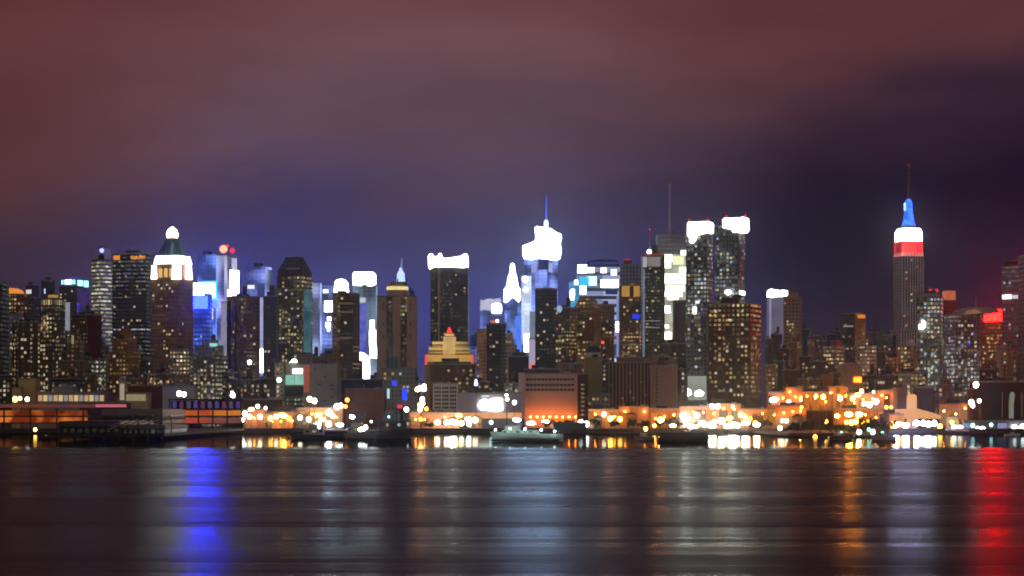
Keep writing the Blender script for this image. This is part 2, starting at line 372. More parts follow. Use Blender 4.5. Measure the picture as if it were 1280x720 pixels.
# ================= left edge =================
b = Bld('apartment_tower', 'dark apartment slab cut by the left edge of the picture', -24, 3, 354, 1900, f_dark(lit=.06), dep=25); b.roofkit()
b = Bld('office_building', 'brown block with an orange lit sloping roof near the left edge', 2, 32, 368, 2400, f_brown(lit=.3, bay=4.2, flo=4.2, st=.5), xc=17, wins=14)
b.poly([(3, 368), (17, 368), (12, 362), (3, 359)], glow('orange_lit_roof', (1, .32, .06), .85), 'lit_roof', 1, 14); b.roofkit(box=False, mast=9)  # orange light on the roof slope put in as emission
b = Bld('office_tower', 'dark stepped tower with a small white sign, behind the gold windowed twins at left', 25, 51, 372, 2600, f_dark(lit=.08), xc=40, wins=6)
b.tier(30, 46, 356, 372); b.front(32, 39.5, 362, 367, glow('sign_light', (.9, .85, .8), .8), 'roof_sign'); b.roofkit(yt=356, xl=30, xr=46, mast=8)
b = Bld('office_tower', 'flat navy slab tower behind the gold topped apartment tower', 49, 68, 351, 2850, facade((.07,.08,.13), lit=.06, ca=COOL, cb=COOL, st=.2, bay=5, flo=4), xc=55, wins=4)
b.side(.02, .10, 361, 367, glow('blue_beacon', (.35, .5, 1), 2.2), 'beacon_panel'); b.roofkit(mast=7)
b = Bld('apartment_building', 'small pale grey building low at the left edge with cool windows', 4, 23, 393, 2150, facade((.34,.34,.34), lit=.3, ca=CREAM, cb=COOL, st=.3), dep=24, wins=8); b.roofkit(tank=True)
b = Bld('apartment_tower', 'shorter of the gold windowed twin towers at left, with lit vertical strips', 10, 47, 404, 1900, f_gold(vstrip=2, lit=.5, st=.3), xc=23, wins=40, wface='b'); b.roofkit(tank=True)
b = Bld('apartment_tower', 'taller of the gold windowed twin towers at left, with a lit arcaded top', 47, 78, 386, 1950, f_gold(lit=.36, st=.34), xc=66, wins=44, wface='b')
t_ = b.tier(48, 77, 373, 386, f_gold(lit=.9, st=.35, bay=2.6, fv=.7, flo=6)); b.tier(58, 70, 368, 373, glowvar('gold_crown_light', (.9, .5, .12), (.3, .18, .05), .7), 'lit_crown'); b.roofkit(yt=368, xl=58, xr=70)
b = Bld('office_tower', 'tower crowned by a glowing cyan sign under a violet dome, on the left', 72, 107, 358, 2700, facade((.10,.08,.13), lit=.16, ca=WARM, cb=COOL, st=.35, bay=3.8, flo=4), xc=96, wins=16)
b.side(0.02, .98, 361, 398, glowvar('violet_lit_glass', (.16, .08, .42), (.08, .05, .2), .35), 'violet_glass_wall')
o = MB(); r_ = b.rect(74, 105); o.frustum((r_[0], r_[1], r_[2], r_[3]), b.z(358), (r_[0]+1, r_[1]-1, r_[2]+1, r_[3]-1), b.z(349)); o.build('crown', plain('crown_panels', (.08, .10, .2), .4), b.root)
cx, cyy = (r_[0]+r_[1])/2, (r_[2]+r_[3])/2
MB().lathe([(10, b.z(349)), (9, b.z(347.5)), (6, b.z(345.5)), (1, b.z(344.5))], cx, cyy, 20).build('dome', glowvar('violet_dome_light', (.07, .06, .3), (.12, .1, .4), .6), b.root)
for x, w_, m_ in ((75.5, 2.5, 0), (80, 6, 1), (86, 3.5, 1), (91, 3, 0)):
    b.front(x, x+w_, 349.5, 355, glow('sign_cyan', (.25, .75, 1) if m_ == 0 else (.6, .95, 1), 2.2 if m_ == 0 else 4), 'sign_letter_panel')
b.side(.05, .45, 350, 357, glow('sign_cyan', (.3, .85, .95), 2.6), 'sign_letter_panel'); b.side(.55, .92, 350, 358, glow('sign_cyan', (.35, .9, 1), 2.2), 'sign_letter_panel')
b = Bld('office_building', 'slim building with a pale vertical light strip behind the dark red slab', 76, 96, 379, 2500, f_gold(lit=.3, st=.3), dep=24, wins=6)
b.front(81.5, 87.5, 378, 413, glowvar('pale_strip_light', (.28, .33, .45), (.45, .5, .6), .6), 'lit_stair_strip')
b = Bld('apartment_building', 'dark red brick slab with a windowless red flank, in front of the twin grey slab', 86, 123, 394, 2080, facade((.13,.035,.03), lit=.16, ca=WARM, cb=CREAM, st=.25), xc=109, wins=14, wface='f')
b.side(.02, .98, 394.5, 490, plain('dark_red_render', (.16, .03, .025)), 'blank_flank', proud=.1); b.roofkit(tank=True); b.tier(104, 116, 389, 394, name='lift_house')
b = Bld('apartment_building', 'tan stepped art deco block below the dark red slab', 72, 104, 452, 1860, f_brown(lit=.12), dep=26, wins=5)
b.tier(82, 99, 426, 452, fi=3); b.tier(87, 96, 417, 426, fi=6)
b.front(89.5, 92.5, 419, 430, glow('crown_light_green', (.6, .55, .25), .4), 'lit_panel'); b.roofkit(yt=417, xl=87, xr=96)
b = Bld('apartment_building', 'low narrow tan house at the foot of the dark red slab', 106, 117, 468, 1840, f_brown(lit=.1, st=.4), dep=16, wins=2); b.roofkit()
# grey slab with arch top
b = Bld('office_tower', 'tall pale tower with a round dark arch cut in its white top', 112, 139, 325, 2620, facade((.36,.36,.33), lit=.42, ca=(.8,.8,.6), cb=(.95,.9,.6), st=.42, bay=3.4, flo=4.2, fu=.96, fv=.45, rowlit=.1), xc=126, wins=18, wface='b')
t_ = b.tier(120, 138, 310, 325, plain('white_top', (.62, .64, .62)), 'arched_top')
r_ = b.rect(120, 138); zc = b.z(322)
mid_ = (r_[0]+r_[1])/2
MB().prism([(mid_+4+5*math.cos(a), zc+5*math.sin(a)) for a in [k*math.pi/12 for k in range(0, 24)]], r_[2]-.5, r_[2]-.1).build('round_arch', plain('arch_shadow_glass', (.03, .03, .035), .3), b.root)  # flat dark disc for the round arch
b.front(121, 126, 394, 445, glowvar('pale_strip_light', (.35, .38, .42), (.55, .58, .6), .5), 'lit_stair_strip'); b.roofkit(yt=310, xl=120, xr=138)
MB().ball((r_[1], r_[2]-1, b.z(313)), 2.4).build('blue_lamp', glow('blue_beacon', (.3, .35, 1), 2.5), b.root)
# black slab
b = Bld('office_tower', 'broad black slab tower with orange lights along its top edge', 139, 187, 317, 2400, facade((.03,.035,.05), lit=.20, ca=(.6,.7,.9), cb=CREAM, st=.28, bay=2.6, flo=4.0, fu=.85, fv=.4, rowlit=.07), xc=183, wins=36, wface='f')
b.front(140.5, 149, 319, 324.5, glowvar('orange_top_light', (1, .35, .05), (.5, .15, .02), 1.1, .3), 'orange_top_light')
b.front(163, 182, 319.5, 324, glowvar('orange_top_light', (1, .35, .05), (.25, .08, .02), 1.0, .3), 'orange_top_light'); b.roofkit(mast=8); b.roofkit(box=False, mast=5)
b = Bld('apartment_building', 'ochre stepped brick building in front of the black slab', 133, 171, 440, 1880, facade((.34,.17,.07), lit=.2, ca=WARM, cb=GOLD, st=.5), xc=160, wins=10)
b.tier(138, 168, 424, 440); b.tier(150, 162, 411, 424, plain('ochre_brick', (.42, .2, .08)), 'stair_tower'); b.roofkit(tank=True, yt=424, xl=138, xr=168)
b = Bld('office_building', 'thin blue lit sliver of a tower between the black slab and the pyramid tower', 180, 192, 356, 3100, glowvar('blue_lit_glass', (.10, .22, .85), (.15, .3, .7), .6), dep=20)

# pyramid tower
br = facade((.34,.18,.11), lit=.16, ca=WARM, cb=GOLD, st=.42, bay=3.1, flo=4.1, fu=.45, fv=.42)
b = Bld('brick_tower', 'brown brick tower with a green pyramid roof and a glowing white ball on top', 187, 237, 348, 2300, br, xc=223, wins=40, wface='b', noroof=True)
b.tier(190, 234, 330, 348, facade((.36,.2,.12), lit=.3, ca=GOLD, cb=WARM, st=.4, bay=3.1, flo=4.1, fu=.4), 'upper_shaft')
cr = glow('crown_floodlight', (1, .98, .92), 6)  # floodlight on cornice and piers put in as emission
r_ = b.rect(191, 235); zt_, zb_ = b.z(319), b.z(329)
MB().frustum((r_[0]-.5, r_[1]+.5, r_[2]-.5, r_[3]+.5), zb_, (r_[0]+1, r_[1]-1, r_[2]+1, r_[3]-1), zt_).build('lit_cornice', cr, b.root)
for cxx in (187.5,): 
    MB().frustum((-b.w1+.3, -b.w1+5.2, -1.2, 2.5), b.z(348), (-b.w1+1.1, -b.w1+4.4, -1, 2), b.z(331)).build('lit_corner_pier', cr, b.root)
MB().frustum((-6.5, 1.5, -1.5, 3), b.z(349), (-5.5, 1, -1.2, 3), b.z(329.5)).build('lit_corner_pier', cr, b.root)
MB().frustum((.5, 2.2, b.w2*.45, b.w2*.8), b.z(348), (.5, 1.8, b.w2*.5, b.w2*.75), b.z(329.5)).build('lit_corner_pier', cr, b.root)
gl = glow('arch_gold_light', (1, .62, .18), .75, False)
for x in (197.5, 204.5, 211.5):
    w_ = 3.0; pts = [(x, 346), (x+w_, 346), (x+w_, 337)]+[(x+w_/2+w_/2*math.cos(a), 337-2.4*math.sin(a)) for a in (.5, 1.05, 1.57, 2.1, 2.6)]+[(x, 337)]
    MB().prism([(b.lx(px), b.z(py)) for px, py in pts], -.2+r_[2]-2.4, .3+r_[2]).build('lit_arch_window', gl, b.root)
r2 = b.rect(193.5, 229.5); r3 = b.rect(204, 219.5)
cu_ = facade((.05,.13,.15), lit=.25, ca=(.2,.5,.6), cb=(.15,.35,.5), st=.16, bay=4.2, flo=30, fu=.5, fv=.9, rough=.5)
MB().frustum(r2, zt_, r3, b.z(297)).build('pyramid_roof', cu_, b.root)
MB().lathe([(4.2, b.z(297.5)), (4.2, b.z(295)), (3.6, b.z(294.5))], (r3[0]+r3[1])/2, (r3[2]+r3[3])/2).build('lantern_base', plain('copper_brown', (.3, .14, .06)), b.root)
cxx, cyy = (r3[0]+r3[1])/2, (r3[2]+r3[3])/2; zb_ = b.z(295.5); k_ = b.s
MB().lathe([(5.0, zb_), (5.7, zb_+2.6), (5.6, zb_+4.5), (4.4, zb_+7.4), (2.0, zb_+9.6), (.3, zb_+10.8)], cxx, cyy, 20).build('glowing_beacon', glow('beacon_white', (1, .93, .82), 7), b.root)
# small blue-lit left pale strips done; front block
b = Bld('office_building', 'short cream lit block in front of the pyramid tower with two ring lamps', 213, 236, 437, 2050, facade((.42,.34,.2), lit=.25, ca=GOLD, cb=CREAM, st=.6), dep=20, wins=8); b.roofkit()
# ================= blue screens cluster =================
bl1 = facade((.05,.09,.3), ca=(.03,.12,1), cb=(.28,.5,1), st=1.0, bay=4.5, flo=4.2, fu=.95, fv=.93, smooth=True, lit=1, pscale=.16, name='blue_led_glass')  # reflected screen light put into the glass as emission
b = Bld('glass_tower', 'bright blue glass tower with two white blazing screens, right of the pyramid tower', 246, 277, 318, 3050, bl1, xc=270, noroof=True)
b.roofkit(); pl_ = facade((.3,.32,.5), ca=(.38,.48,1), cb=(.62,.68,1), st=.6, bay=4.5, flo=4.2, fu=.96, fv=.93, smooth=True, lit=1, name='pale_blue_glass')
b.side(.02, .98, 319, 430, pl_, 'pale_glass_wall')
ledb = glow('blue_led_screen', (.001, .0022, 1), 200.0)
b.front(246.5, 257, 352, 357, glow('cyan_led_screen', (.1, .65, 1), 2.4), 'led_screen')
b.front(257.5, 269, 354, 372, glow('white_led_screen', (.75, .92, 1), 8), 'led_screen', proud=.8)
b.front(254, 271.5, 351, 375, glow('cyan_led_screen', (.05, .6, 1), 1.6), 'led_screen', proud=.3)
b.front(259, 273, 376, 384, ledb, 'blue_led_screen')  # added blue panel, widens the blue column on the water
b.front(261, 266, 386, 399, glow('white_led_screen', (1, 1, 1), 5), 'led_screen', proud=.8)
b = Bld('office_tower', 'darker blue windowed tower under the left white screen of the blue glass tower', 236, 262, 368, 2700, facade((.04,.08,.28), ca=(.03,.08,.9), cb=(.15,.3,.85), st=.5, bay=4, flo=5, fu=.75, fv=.7, smooth=True, lit=1, pscale=.2), dep=26, wins=8, wm=(2,))
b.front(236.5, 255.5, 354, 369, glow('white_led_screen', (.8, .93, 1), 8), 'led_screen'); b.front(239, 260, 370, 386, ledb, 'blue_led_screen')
b = Bld('glass_tower', 'pale lavender tower with a red beacon and a white lit right edge', 270, 293, 319, 3250, facade((.4,.4,.5), ca=(.5,.52,.78), cb=(.72,.72,.9), st=.5, bay=5, flo=4.5, fu=.97, fv=.95, smooth=True, lit=1), xc=284, noroof=True)
b.roofkit(box=False); b.side(.3, 1.35, 337, 369, WH, 'lit_edge_screen'); b.side(.5, 1.1, 322, 338, glowvar('pale_edge_light', (.5, .5, .7), (.8, .8, .9), .8), 'lit_edge_screen'); b.side(0, .5, 362, 371, WH, 'lit_edge_screen')
m = MB(); m.bar((-4, 6, b.z(319)), (-4, 6, b.z(308)), .8); m.build('mast', DARKM, b.root)
MB().ball((-8, 2, b.z(311)), 5.2).build('red_beacon', glow('red_beacon_big', (1, .12, .06), 6), b.root); MB().ball((4, 6, b.z(313)), 3.4).build('red_beacon', glow('red_beacon_deep', (.8, .02, .08), 1.6), b.root); MB().ball((-4, 6, b.z(307)), 2).build('red_beacon', glow('red_beacon_deep', (.8, .02, .08), 1.4), b.root)
b = Bld('office_building', 'grey lit pilaster tower standing right below the blue glass tower', 276, 285, 378, 2500, glowvar('grey_lit_wall', (.22, .2, .24), (.36, .33, .38), .8, .06), dep=14)  # the wall itself glows, standing for light on it
b = Bld('hospital_building', 'grey stepped building with olive windows below the blue glass tower', 236, 281, 446, 1930, f_grey(lit=.4, ca=OLIVE, cb=CREAM, st=.34), xc=270, wins=20, wface='f')
b.tier(241, 276, 432, 446, facade((.36,.35,.36), lit=.2, ca=OLIVE, cb=CREAM, st=.4)); b.tier(250, 270, 425, 432, plain('grey_panel', (.4, .4, .4)), 'plant_room')
b.front(262, 272, 429, 433, glow('teal_lamp_panel', (.3, .7, .55), 1.0), 'teal_light'); b.roofkit(yt=432, xl=241, xr=276, tank=True)
b = Bld('apartment_tower', 'brown tower with a black left face in front of the lavender tower', 281, 323, 371, 2020, facade((.20,.13,.10), lit=.2, ca=OLIVE, cb=WARM, st=.3), xc=299, wins=34, wface='b')
b.front(281.5, 286.5, 376, 470, plain('black_window_bay', (.02, .02, .025), .3), 'window_bay'); b.front(293.5, 295, 376, 470, plain('black_window_bay', (.02, .02, .025), .3), 'window_bay')
b.tier(288, 300, 367, 371, name='lift_house'); b.roofkit(tank=True)
b = Bld('glass_tower', 'soft blue glass tower with a dark cap and a white streak at its lower right', 305, 337, 333, 3000, facade((.1,.15,.45), ca=(.12,.2,1), cb=(.42,.5,1), st=.85, bay=5, flo=4.4, fu=.97, fv=.95, smooth=True, lit=1, pscale=.14), xc=331, noroof=True)
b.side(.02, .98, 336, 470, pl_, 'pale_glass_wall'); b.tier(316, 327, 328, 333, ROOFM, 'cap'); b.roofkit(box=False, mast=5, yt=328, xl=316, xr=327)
b.front(321, 329.5, 436, 466, WH, 'lit_screen'); b.front(322, 329, 372, 436, glowvar('lavender_screen', (.35, .38, .6), (.5, .52, .75), .8), 'lit_screen'); b.front(309, 318, 356, 361, glow('white_led_screen_soft', (.8, .85, 1), 1.1), 'lit_screen')
b = Bld('apartment_building', 'slim near black building left of the chamfered crown tower', 329, 345, 371, 2150, f_dark(lit=.05), dep=20, wins=4); b.tier(337, 343, 357, 371, name='stair_tower'); b.roofkit()
# chamfered crown tower
cm = facade((.13,.13,.12), lit=.5, ca=OLIVE, cb=GOLD, st=.36, bay=3.0, flo=3.7, fu=.6, fv=.55, patch=1)
b = Bld('apartment_tower', 'tall dark tower with a chamfered crown and mottled gold windows', 345, 388, 345, 2200, cm, xc=377, wins=50, wface='f', noroof=True)
r0 = b.rect(345, 388); r1 = b.rect(346, 387); r2 = b.rect(355, 378)
dk = facade((.09,.09,.11), lit=.04, ca=GOLD, cb=CREAM, st=.2, bay=3, flo=3.7)
MB().box(r1[0], r1[1], r1[2], r1[3], b.z(345), b.z(338)).build('upper_tier', dk, b.root)
MB().frustum(r1, b.z(338), r2, b.z(322)).build('chamfered_crown', dk, b.root); MB().box(r2[0], r2[1], r2[2], r2[3], b.z(322), b.z(320.5)).build('crown_cap', ROOFM, b.root)
b.poly([(357, 336.6), (374, 336.6), (374, 334.6), (357, 334.6)], plain('pale_ledge', (.4, .4, .42)), 'ledge', -.2, 4)
b.side(.15, .85, 362, 440, glowvar('teal_reflecting_glass', (.03, .10, .13), (.14, .3, .34), .5, .05), 'teal_glass_strip'); b.roofkit(box=False, mast=5, yt=320.5, xl=355, xr=378)  # teal reflection on the strip put in as emission
b = Bld('glass_tower', 'flat periwinkle lit slab right of the chamfered crown tower', 387, 400, 353, 2900, facade((.4,.42,.6), ca=(.32,.42,.95), cb=(.55,.62,1), st=.95, bay=6, flo=4.5, fu=.98, fv=.96, smooth=True, lit=1, pscale=.1), dep=24)
b = Bld('office_tower', 'dusk blue tower carrying a column of small white screens', 398, 420, 357, 3000, facade((.08,.12,.3), ca=(.1,.18,.7), cb=(.28,.38,.9), st=.7, bay=5, flo=4.5, fu=.95, fv=.9, smooth=True, lit=1, pscale=.15), dep=26)
for i_, (x0_, x1_, y0_, y1_, m_) in enumerate(((405.5, 416, 376, 390, WH), (409, 414, 396, 401, WHC), (407, 413, 403, 409, WH), (409, 412.5, 410, 414, WHC), (404, 410, 362, 366, WHC))): b.front(x0_, x1_, y0_, y1_, m_, 'white_screen')
b = Bld('apartment_tower', 'brown flanked tower with black banded front under a white lit drum', 415, 448, 367, 2000, facade((.10,.08,.07), lit=.12, ca=WARM, cb=CREAM, st=.3, bay=40, flo=3.6, fu=.96, fv=.5), xc=441, wins=16, wface='f')
b.front(415.3, 424, 368, 478, facade((.34,.22,.13), lit=.2, ca=OLIVE, cb=WARM, st=.3), 'brown_bay'); b.roofkit()
b = Bld('office_tower', 'tower topped by a rounded white lit drum behind the black banded tower', 417, 435, 367, 2600, f_dark(), dep=24)
b.poly([(417, 367), (416, 369.5), (420, 369), (434.5, 365), (434, 353), (431, 349.5), (426, 348.5), (421, 349.5), (418.5, 352)], WH, 'lit_drum', 0, 20)
# white crown + streak tower
tl = facade((.25,.35,.4), ca=(.18,.3,.55), cb=(.35,.5,.6), st=.55, bay=5, flo=4.5, fu=.97, fv=.95, smooth=True, lit=1)
b = Bld('glass_tower', 'teal glass tower with a blazing white notched crown and white streaks down its side', 441, 470, 357, 2700, tl, dep=28)
b.poly([(441, 356.5), (440.7, 343), (442.5, 340), (466.5, 340), (468.5, 342), (468.5, 356), (466, 357.5), (459, 357.5), (457.5, 354), (453.5, 354), (452, 357.5)], WH, 'lit_crown', -1, 24)
b.front(446, 458, 380, 444, glowvar('deep_blue_screen', (.03, .07, .6), (.22, .2, .6), .8), 'blue_screen')
for x0_, x1_, y0_, y1_ in ((462.5, 468, 400, 412), (461.5, 470, 412, 433), (462.5, 471, 433, 448)): b.front(x0_, x1_, y0_, y1_, WH, 'white_screen')
b.poly([(449, 440), (455, 441), (462, 447), (463, 478), (458, 483), (451, 481), (454, 466), (450, 452)], WH, 'white_screen', -1.4, -.9); b.front(444, 457, 372, 378, glow('pale_screen', (.6, .7, .85), .8), 'pale_screen')
b = Bld('office_building', 'red brown block glowing orange beside the white streaks', 441, 452, 452, 2300, facade((.3,.1,.05), lit=.3, ca=WARM, cb=WARM, st=.5), dep=20, wins=4)
# beige tower
bg_ = facade((.68,.47,.34), lit=.04, ca=WARM, cb=CREAM, st=.3, bay=3.4, flo=3.6, fu=.01, fv=.4)
b = Bld('apartment_tower', 'broad beige tower with two dark window shafts and a drum top banded in gold light', 471, 520, 371, 2000, bg_, dep=30, wins=0)
ws = facade((.10,.08,.06), lit=.5, ca=OLIVE, cb=GOLD, st=.4, bay=2.2, flo=3.4, fu=.7, fv=.6)
b.front(483, 490.5, 371, 462, ws, 'window_shaft'); b.front(501, 508.5, 371, 462, ws, 'window_shaft')
for y_ in (378, 384, 402, 418): 
    b.front(479, 480, y_, y_+5, plain('slot_glass', (.03, .03, .03), .3), 'slot_window'); b.front(512.5, 513.5, y_, y_+5, plain('slot_glass', (.03, .03, .03), .3), 'slot_window')
cx_ = b.lx(496); m = MB(); m.lathe([(8.6, b.z(371)), (8.6, b.z(359))], cx_, 11, 24); m.build('drum', bg_, b.root)
MB().lathe([(8.8, b.z(362)), (9.2, b.z(360.5)), (8.9, b.z(357.5))], cx_, 11, 24).build('gold_light_ring', glowvar('gold_ring_light', (1, .8, .35), (.8, .6, .2), 1.0, .4), b.root)
MB().lathe([(8.2, b.z(357.5)), (7, b.z(354)), (3.5, b.z(352)), (.5, b.z(351.5))], cx_, 11, 24).build('domed_roof', plain('dome_render', (.45, .36, .3)), b.root)
for x_ in (496.5, 507): MB().bar((b.lx(x_), 8, b.z(358)), (b.lx(x_), 8, b.z(347 if x_ > 500 else 348)), .6).build('roof_mast', DARKM, b.root)
for x_, y_ in ((513, 360), (516.5, 363)): MB().box(b.lx(x_)-1.1, b.lx(x_)+1.1, 4, 7, b.z(371), b.z(y_)).build('flue', plain('blue_flue', (.06, .16, .22)), b.root)
MB().box(-6.3, -.02, .02, 29, b.z0, b.z(371)-.1) 
b = Bld('office_tower', 'distant tower whose pale blue spire rises behind the beige tower', 489, 507, 352, 2900, f_dark(), dep=20, noroof=True)
cx_ = b.lx(500.5); MB().lathe([(5.5, b.z(352)), (4.6, b.z(345)), (4.8, b.z(342)), (2.2, b.z(337.5)), (1.4, b.z(334))], cx_, 10, 12).build('lit_spire_base', glow('spire_blue_white', (.5, .65, 1), 1.3), b.root)
MB().bar((cx_+.5, 10, b.z(335)), (cx_+1.2, 10, b.z(321)), 1.3, 8, .25).build('spire', glow('spire_blue', (.22, .3, .75), .8), b.root)
# ================= low left-centre =================
b = Bld('warehouse_building', 'plain grey walled warehouse with a red edge strip and white lamp, below the chamfered tower', 357, 422, 456, 1900, plain('grey_render', (.36, .33, .26)), dep=40)
b.front(380, 387, 456.5, 490, glowvar('red_strip', (.45, .08, .04), (.3, .1, .06), .7), 'red_strip'); b.front(357, 379.5, 469, 481, glowvar('teal_billboard', (.22, .55, .42), (.35, .7, .55), .8, .2), 'teal_billboard')
b.front(357, 379, 482.5, 495, plain('black_billboard', (.006, .008, .012), .3), 'black_billboard'); b.front(357, 379, 497, 508, facade((.06,.07,.07), lit=.3, ca=GREEN, cb=CREAM, st=.2), 'glazed_bay')
for x_, y_ in ((405, 470), (398, 480), (413, 481), (414, 486), (413, 496), (404, 500), (392, 461)): b.front(x_, x_+3, y_, y_+1.4, plain('slot_glass', (.03, .03, .03), .3), 'slot_window')
for x_ in (383, 392, 400, 405): MB().box(b.lx(x_), b.lx(x_)+2.5, 5, 9, b.z(456), b.z(456)+3+x_ % 3).build('roof_unit', ROOFM, b.root)
b.front(366, 378, 461, 467, WH, 'floodlight'); b.poly([(362, 453.5), (366, 449), (371, 449.5), (372, 453)], WH, 'floodlight', -2, -1)
b = Bld('apartment_building', 'narrow pale green lit facade left of the grey warehouse', 343, 353, 456, 1890, facade((.38,.42,.36), lit=.3, ca=GREEN, cb=CREAM, st=.5), dep=20, wins=5)
b = Bld('office_building', 'dark recessed block between the pale green facade and the warehouse', 352, 358, 458, 1910, f_dark(), dep=20)
b = Bld('apartment_building', 'olive lit gabled house above the grey warehouse', 400, 424, 443, 2050, plain('olive_render', (.38, .34, .2)), dep=20); b.roofkit()
b = Bld('apartment_building', 'ochre gabled house behind the grey warehouse', 371, 388, 444, 2060, plain('ochre_render', (.36, .24, .1)), dep=20); b.roofkit()
b = Bld('warehouse_building', 'low orange brown brick warehouse beneath the beige tower', 431, 480, 487, 1850, plain('orange_brick', (.34, .12, .05), var=.4), dep=30); b.roofkit()
b = Bld('warehouse_building', 'dark blue roofed shed behind the orange brown brick warehouse', 424, 482, 475, 1960, plain('navy_sheet', (.04, .05, .09)), dep=30); b.roofkit()
b = Bld('theatre_building', 'grey green building with rounded bays and blue lamps under the beige tower', 478, 520, 462, 1900, facade((.30,.34,.30), lit=.2, ca=GREEN, cb=COOL, st=.35, fu=.3), dep=26, wins=8, wm=(2, 2, 0))
b.tier(487, 495, 446, 462, plain('green_copper', (.12, .28, .24)), 'stair_tower'); b.tier(499, 514, 460, 462, name='round_bay')
b.front(503, 509, 486, 500, glow('blue_lamp_panel', (.02, .05, 1), 1.6), 'blue_light'); b.front(490, 496, 476, 482, glow('blue_lamp_panel', (.02, .05, .9), 1.2), 'blue_light'); b.front(497, 503, 506, 510, glow('red_lamp_panel', (1, .03, .1), 1.0), 'red_light'); b.front(484, 487, 486, 498, glow('pale_lamp_panel', (.5, .7, .8), 1.0), 'pale_light')
# ================= centre =================
b = Bld('office_tower', 'dark slab tower with a horned white lit crown in the centre left of the skyline', 538, 585, 334, 2500, facade((.045,.045,.05), lit=.16, ca=OLIVE, cb=CREAM, st=.32, bay=2.8, flo=3.9, fu=.7, fv=.45, rowlit=.06), dep=32, wins=26, noroof=True, wm=(0, 3, 3))
b.front(547.5, 550, 335, 470, plain('tan_stone_rib', (.5, .34, .25)), 'stone_rib', proud=.3, th=1.2)
b.poly([(535.5, 334), (535, 320), (537.5, 317), (540, 317), (543, 320.5), (547, 320.5), (549, 316.5), (551.5, 317), (553, 321.5), (557, 323), (576, 320), (580, 317.5), (583, 317), (585, 320), (585, 333), (580, 335), (560, 333.5), (541, 334.5), (538.5, 336.5)], WH, 'lit_crown', -2, 28)
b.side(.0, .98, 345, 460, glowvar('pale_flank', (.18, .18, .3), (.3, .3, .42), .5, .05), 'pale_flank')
b = Bld('stone_building', 'golden floodlit stone building with stepped wings and a red roof light', 531, 592, 443, 2200, plain('gold_stone', (.55, .36, .14)), dep=30, cat='building')
gst = facade((.55,.38,.15), ca=(.9,.55,.15), cb=(.7,.42,.12), st=.62, bay=3.2, flo=5.5, fu=.9, fv=.75, smooth=True, lit=1, name='gold_lit_bays')  # golden light on stone, tower and frieze put in as emission
b.tier(536, 587, 434, 443, gst, 'stepped_wing', fi=2); b.tier(540, 584, 427, 434, gst, 'stepped_wing', fi=4)
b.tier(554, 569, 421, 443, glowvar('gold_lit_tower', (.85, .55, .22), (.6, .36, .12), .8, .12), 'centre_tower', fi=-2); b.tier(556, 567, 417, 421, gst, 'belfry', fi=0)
MB().frustum((b.lx(557.5), b.lx(565.5), 2, 8), b.z(417), (b.lx(560.5), b.lx(562.5), 4, 6), b.z(409)).build('red_lit_lantern', glow('red_lantern', (.9, .04, .03), 1.6), b.root)
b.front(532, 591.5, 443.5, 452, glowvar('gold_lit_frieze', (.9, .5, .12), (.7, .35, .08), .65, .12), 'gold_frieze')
b.front(531.2, 534, 443, 456, glow('red_side_light', (1, .1, .06), .9), 'red_side_light', proud=.8); b.front(589, 592, 443, 456, glow('red_side_light', (1, .1, .06), .9), 'red_side_light', proud=.8)
b = Bld('office_building', 'dark brown brick block stepped in front of the golden stone building', 537, 594, 456, 1950, facade((.10,.045,.03), lit=.25, ca=WARM, cb=GOLD, st=.16, bay=2.6, flo=3.4), dep=34, wins=18, wm=(3, 3, 0)); b.tier(543, 588, 453, 456, name='upper_tier'); b.tier(552, 573, 448.5, 453, ROOFM, 'plant_room', fi=6)
# loft building with real windows
b = Bld('loft_building', 'white loft building with three bays of dark windows, in front of the dark brown block', 541, 572, 480, 1790, plain('white_brick', (.62, .58, .55)), dep=26); b.roofkit(box=False)
pane = plain('dark_pane', (.03, .035, .05), .15)
wme = MB(); ww_, wh_ = 2.2*b.s, 3.0*b.s
wmesh = MB().box(-ww_/2, ww_/2, -.25, -.05, -wh_/2, wh_/2).mesh('window', pane); smesh = MB().box(-ww_/2-.2, ww_/2+.2, -.5, -.05, -wh_/2-.3, -wh_/2).mesh('window_sill', CONC)
for r in range(7):
    for cxp in (545, 547.8, 550.6, 554.6, 557.4, 560.2, 564.2, 567, 569.8):
        o = bpy.data.objects.new('window', wmesh); COL.objects.link(o); o.parent = b.root; o.location = (b.lx(cxp-.7), 0, b.z(485+r*4.9))
# illuminated billboard hall
b = Bld('exhibition_hall', 'low grey lavender hall carrying a big white lit billboard, right of the white loft building', 572, 652, 492, 1790, plain('lavender_grey_render', (.42, .40, .46)), dep=36); b.roofkit()
b.poly([(597, 507), (600, 501), (606, 498.5), (611, 501), (615, 498), (628, 498), (628.5, 513), (620, 514.5), (600, 512)], WH, 'lit_billboard', -1.6, -.5)
b.front(602, 612, 494, 496, glow('pale_lamp_panel', (.6, .75, .8), 1.0), 'pale_light'); b.front(573, 652, 516, 523, glowvar('orange_lit_shopfront', (1, .32, .07), (1, .55, .3), .8, .1), 'lit_shopfront')
b = Bld('office_tower', 'black tower with a red glow at its roof, left of the low black block', 608, 632, 405, 2100, facade((.02,.02,.03), lit=.10, ca=OLIVE, cb=CREAM, st=.3, bay=2.6, flo=3.2), xc=626, wins=12)
b.tier(613, 624, 400, 405, glow('red_cap_light', (.75, .16, .14), .8), 'red_lit_cap'); MB().ball((b.lx(621), 1, b.z(401)), 1.3).build('roof_lamp', WHC, b.root)
b = Bld('apartment_building', 'tan lit building hugging the left side of the black tower', 596, 612, 412, 2250, facade((.5,.32,.2), lit=.3, ca=WARM, cb=WARM, st=.4), xc=603, wins=6)
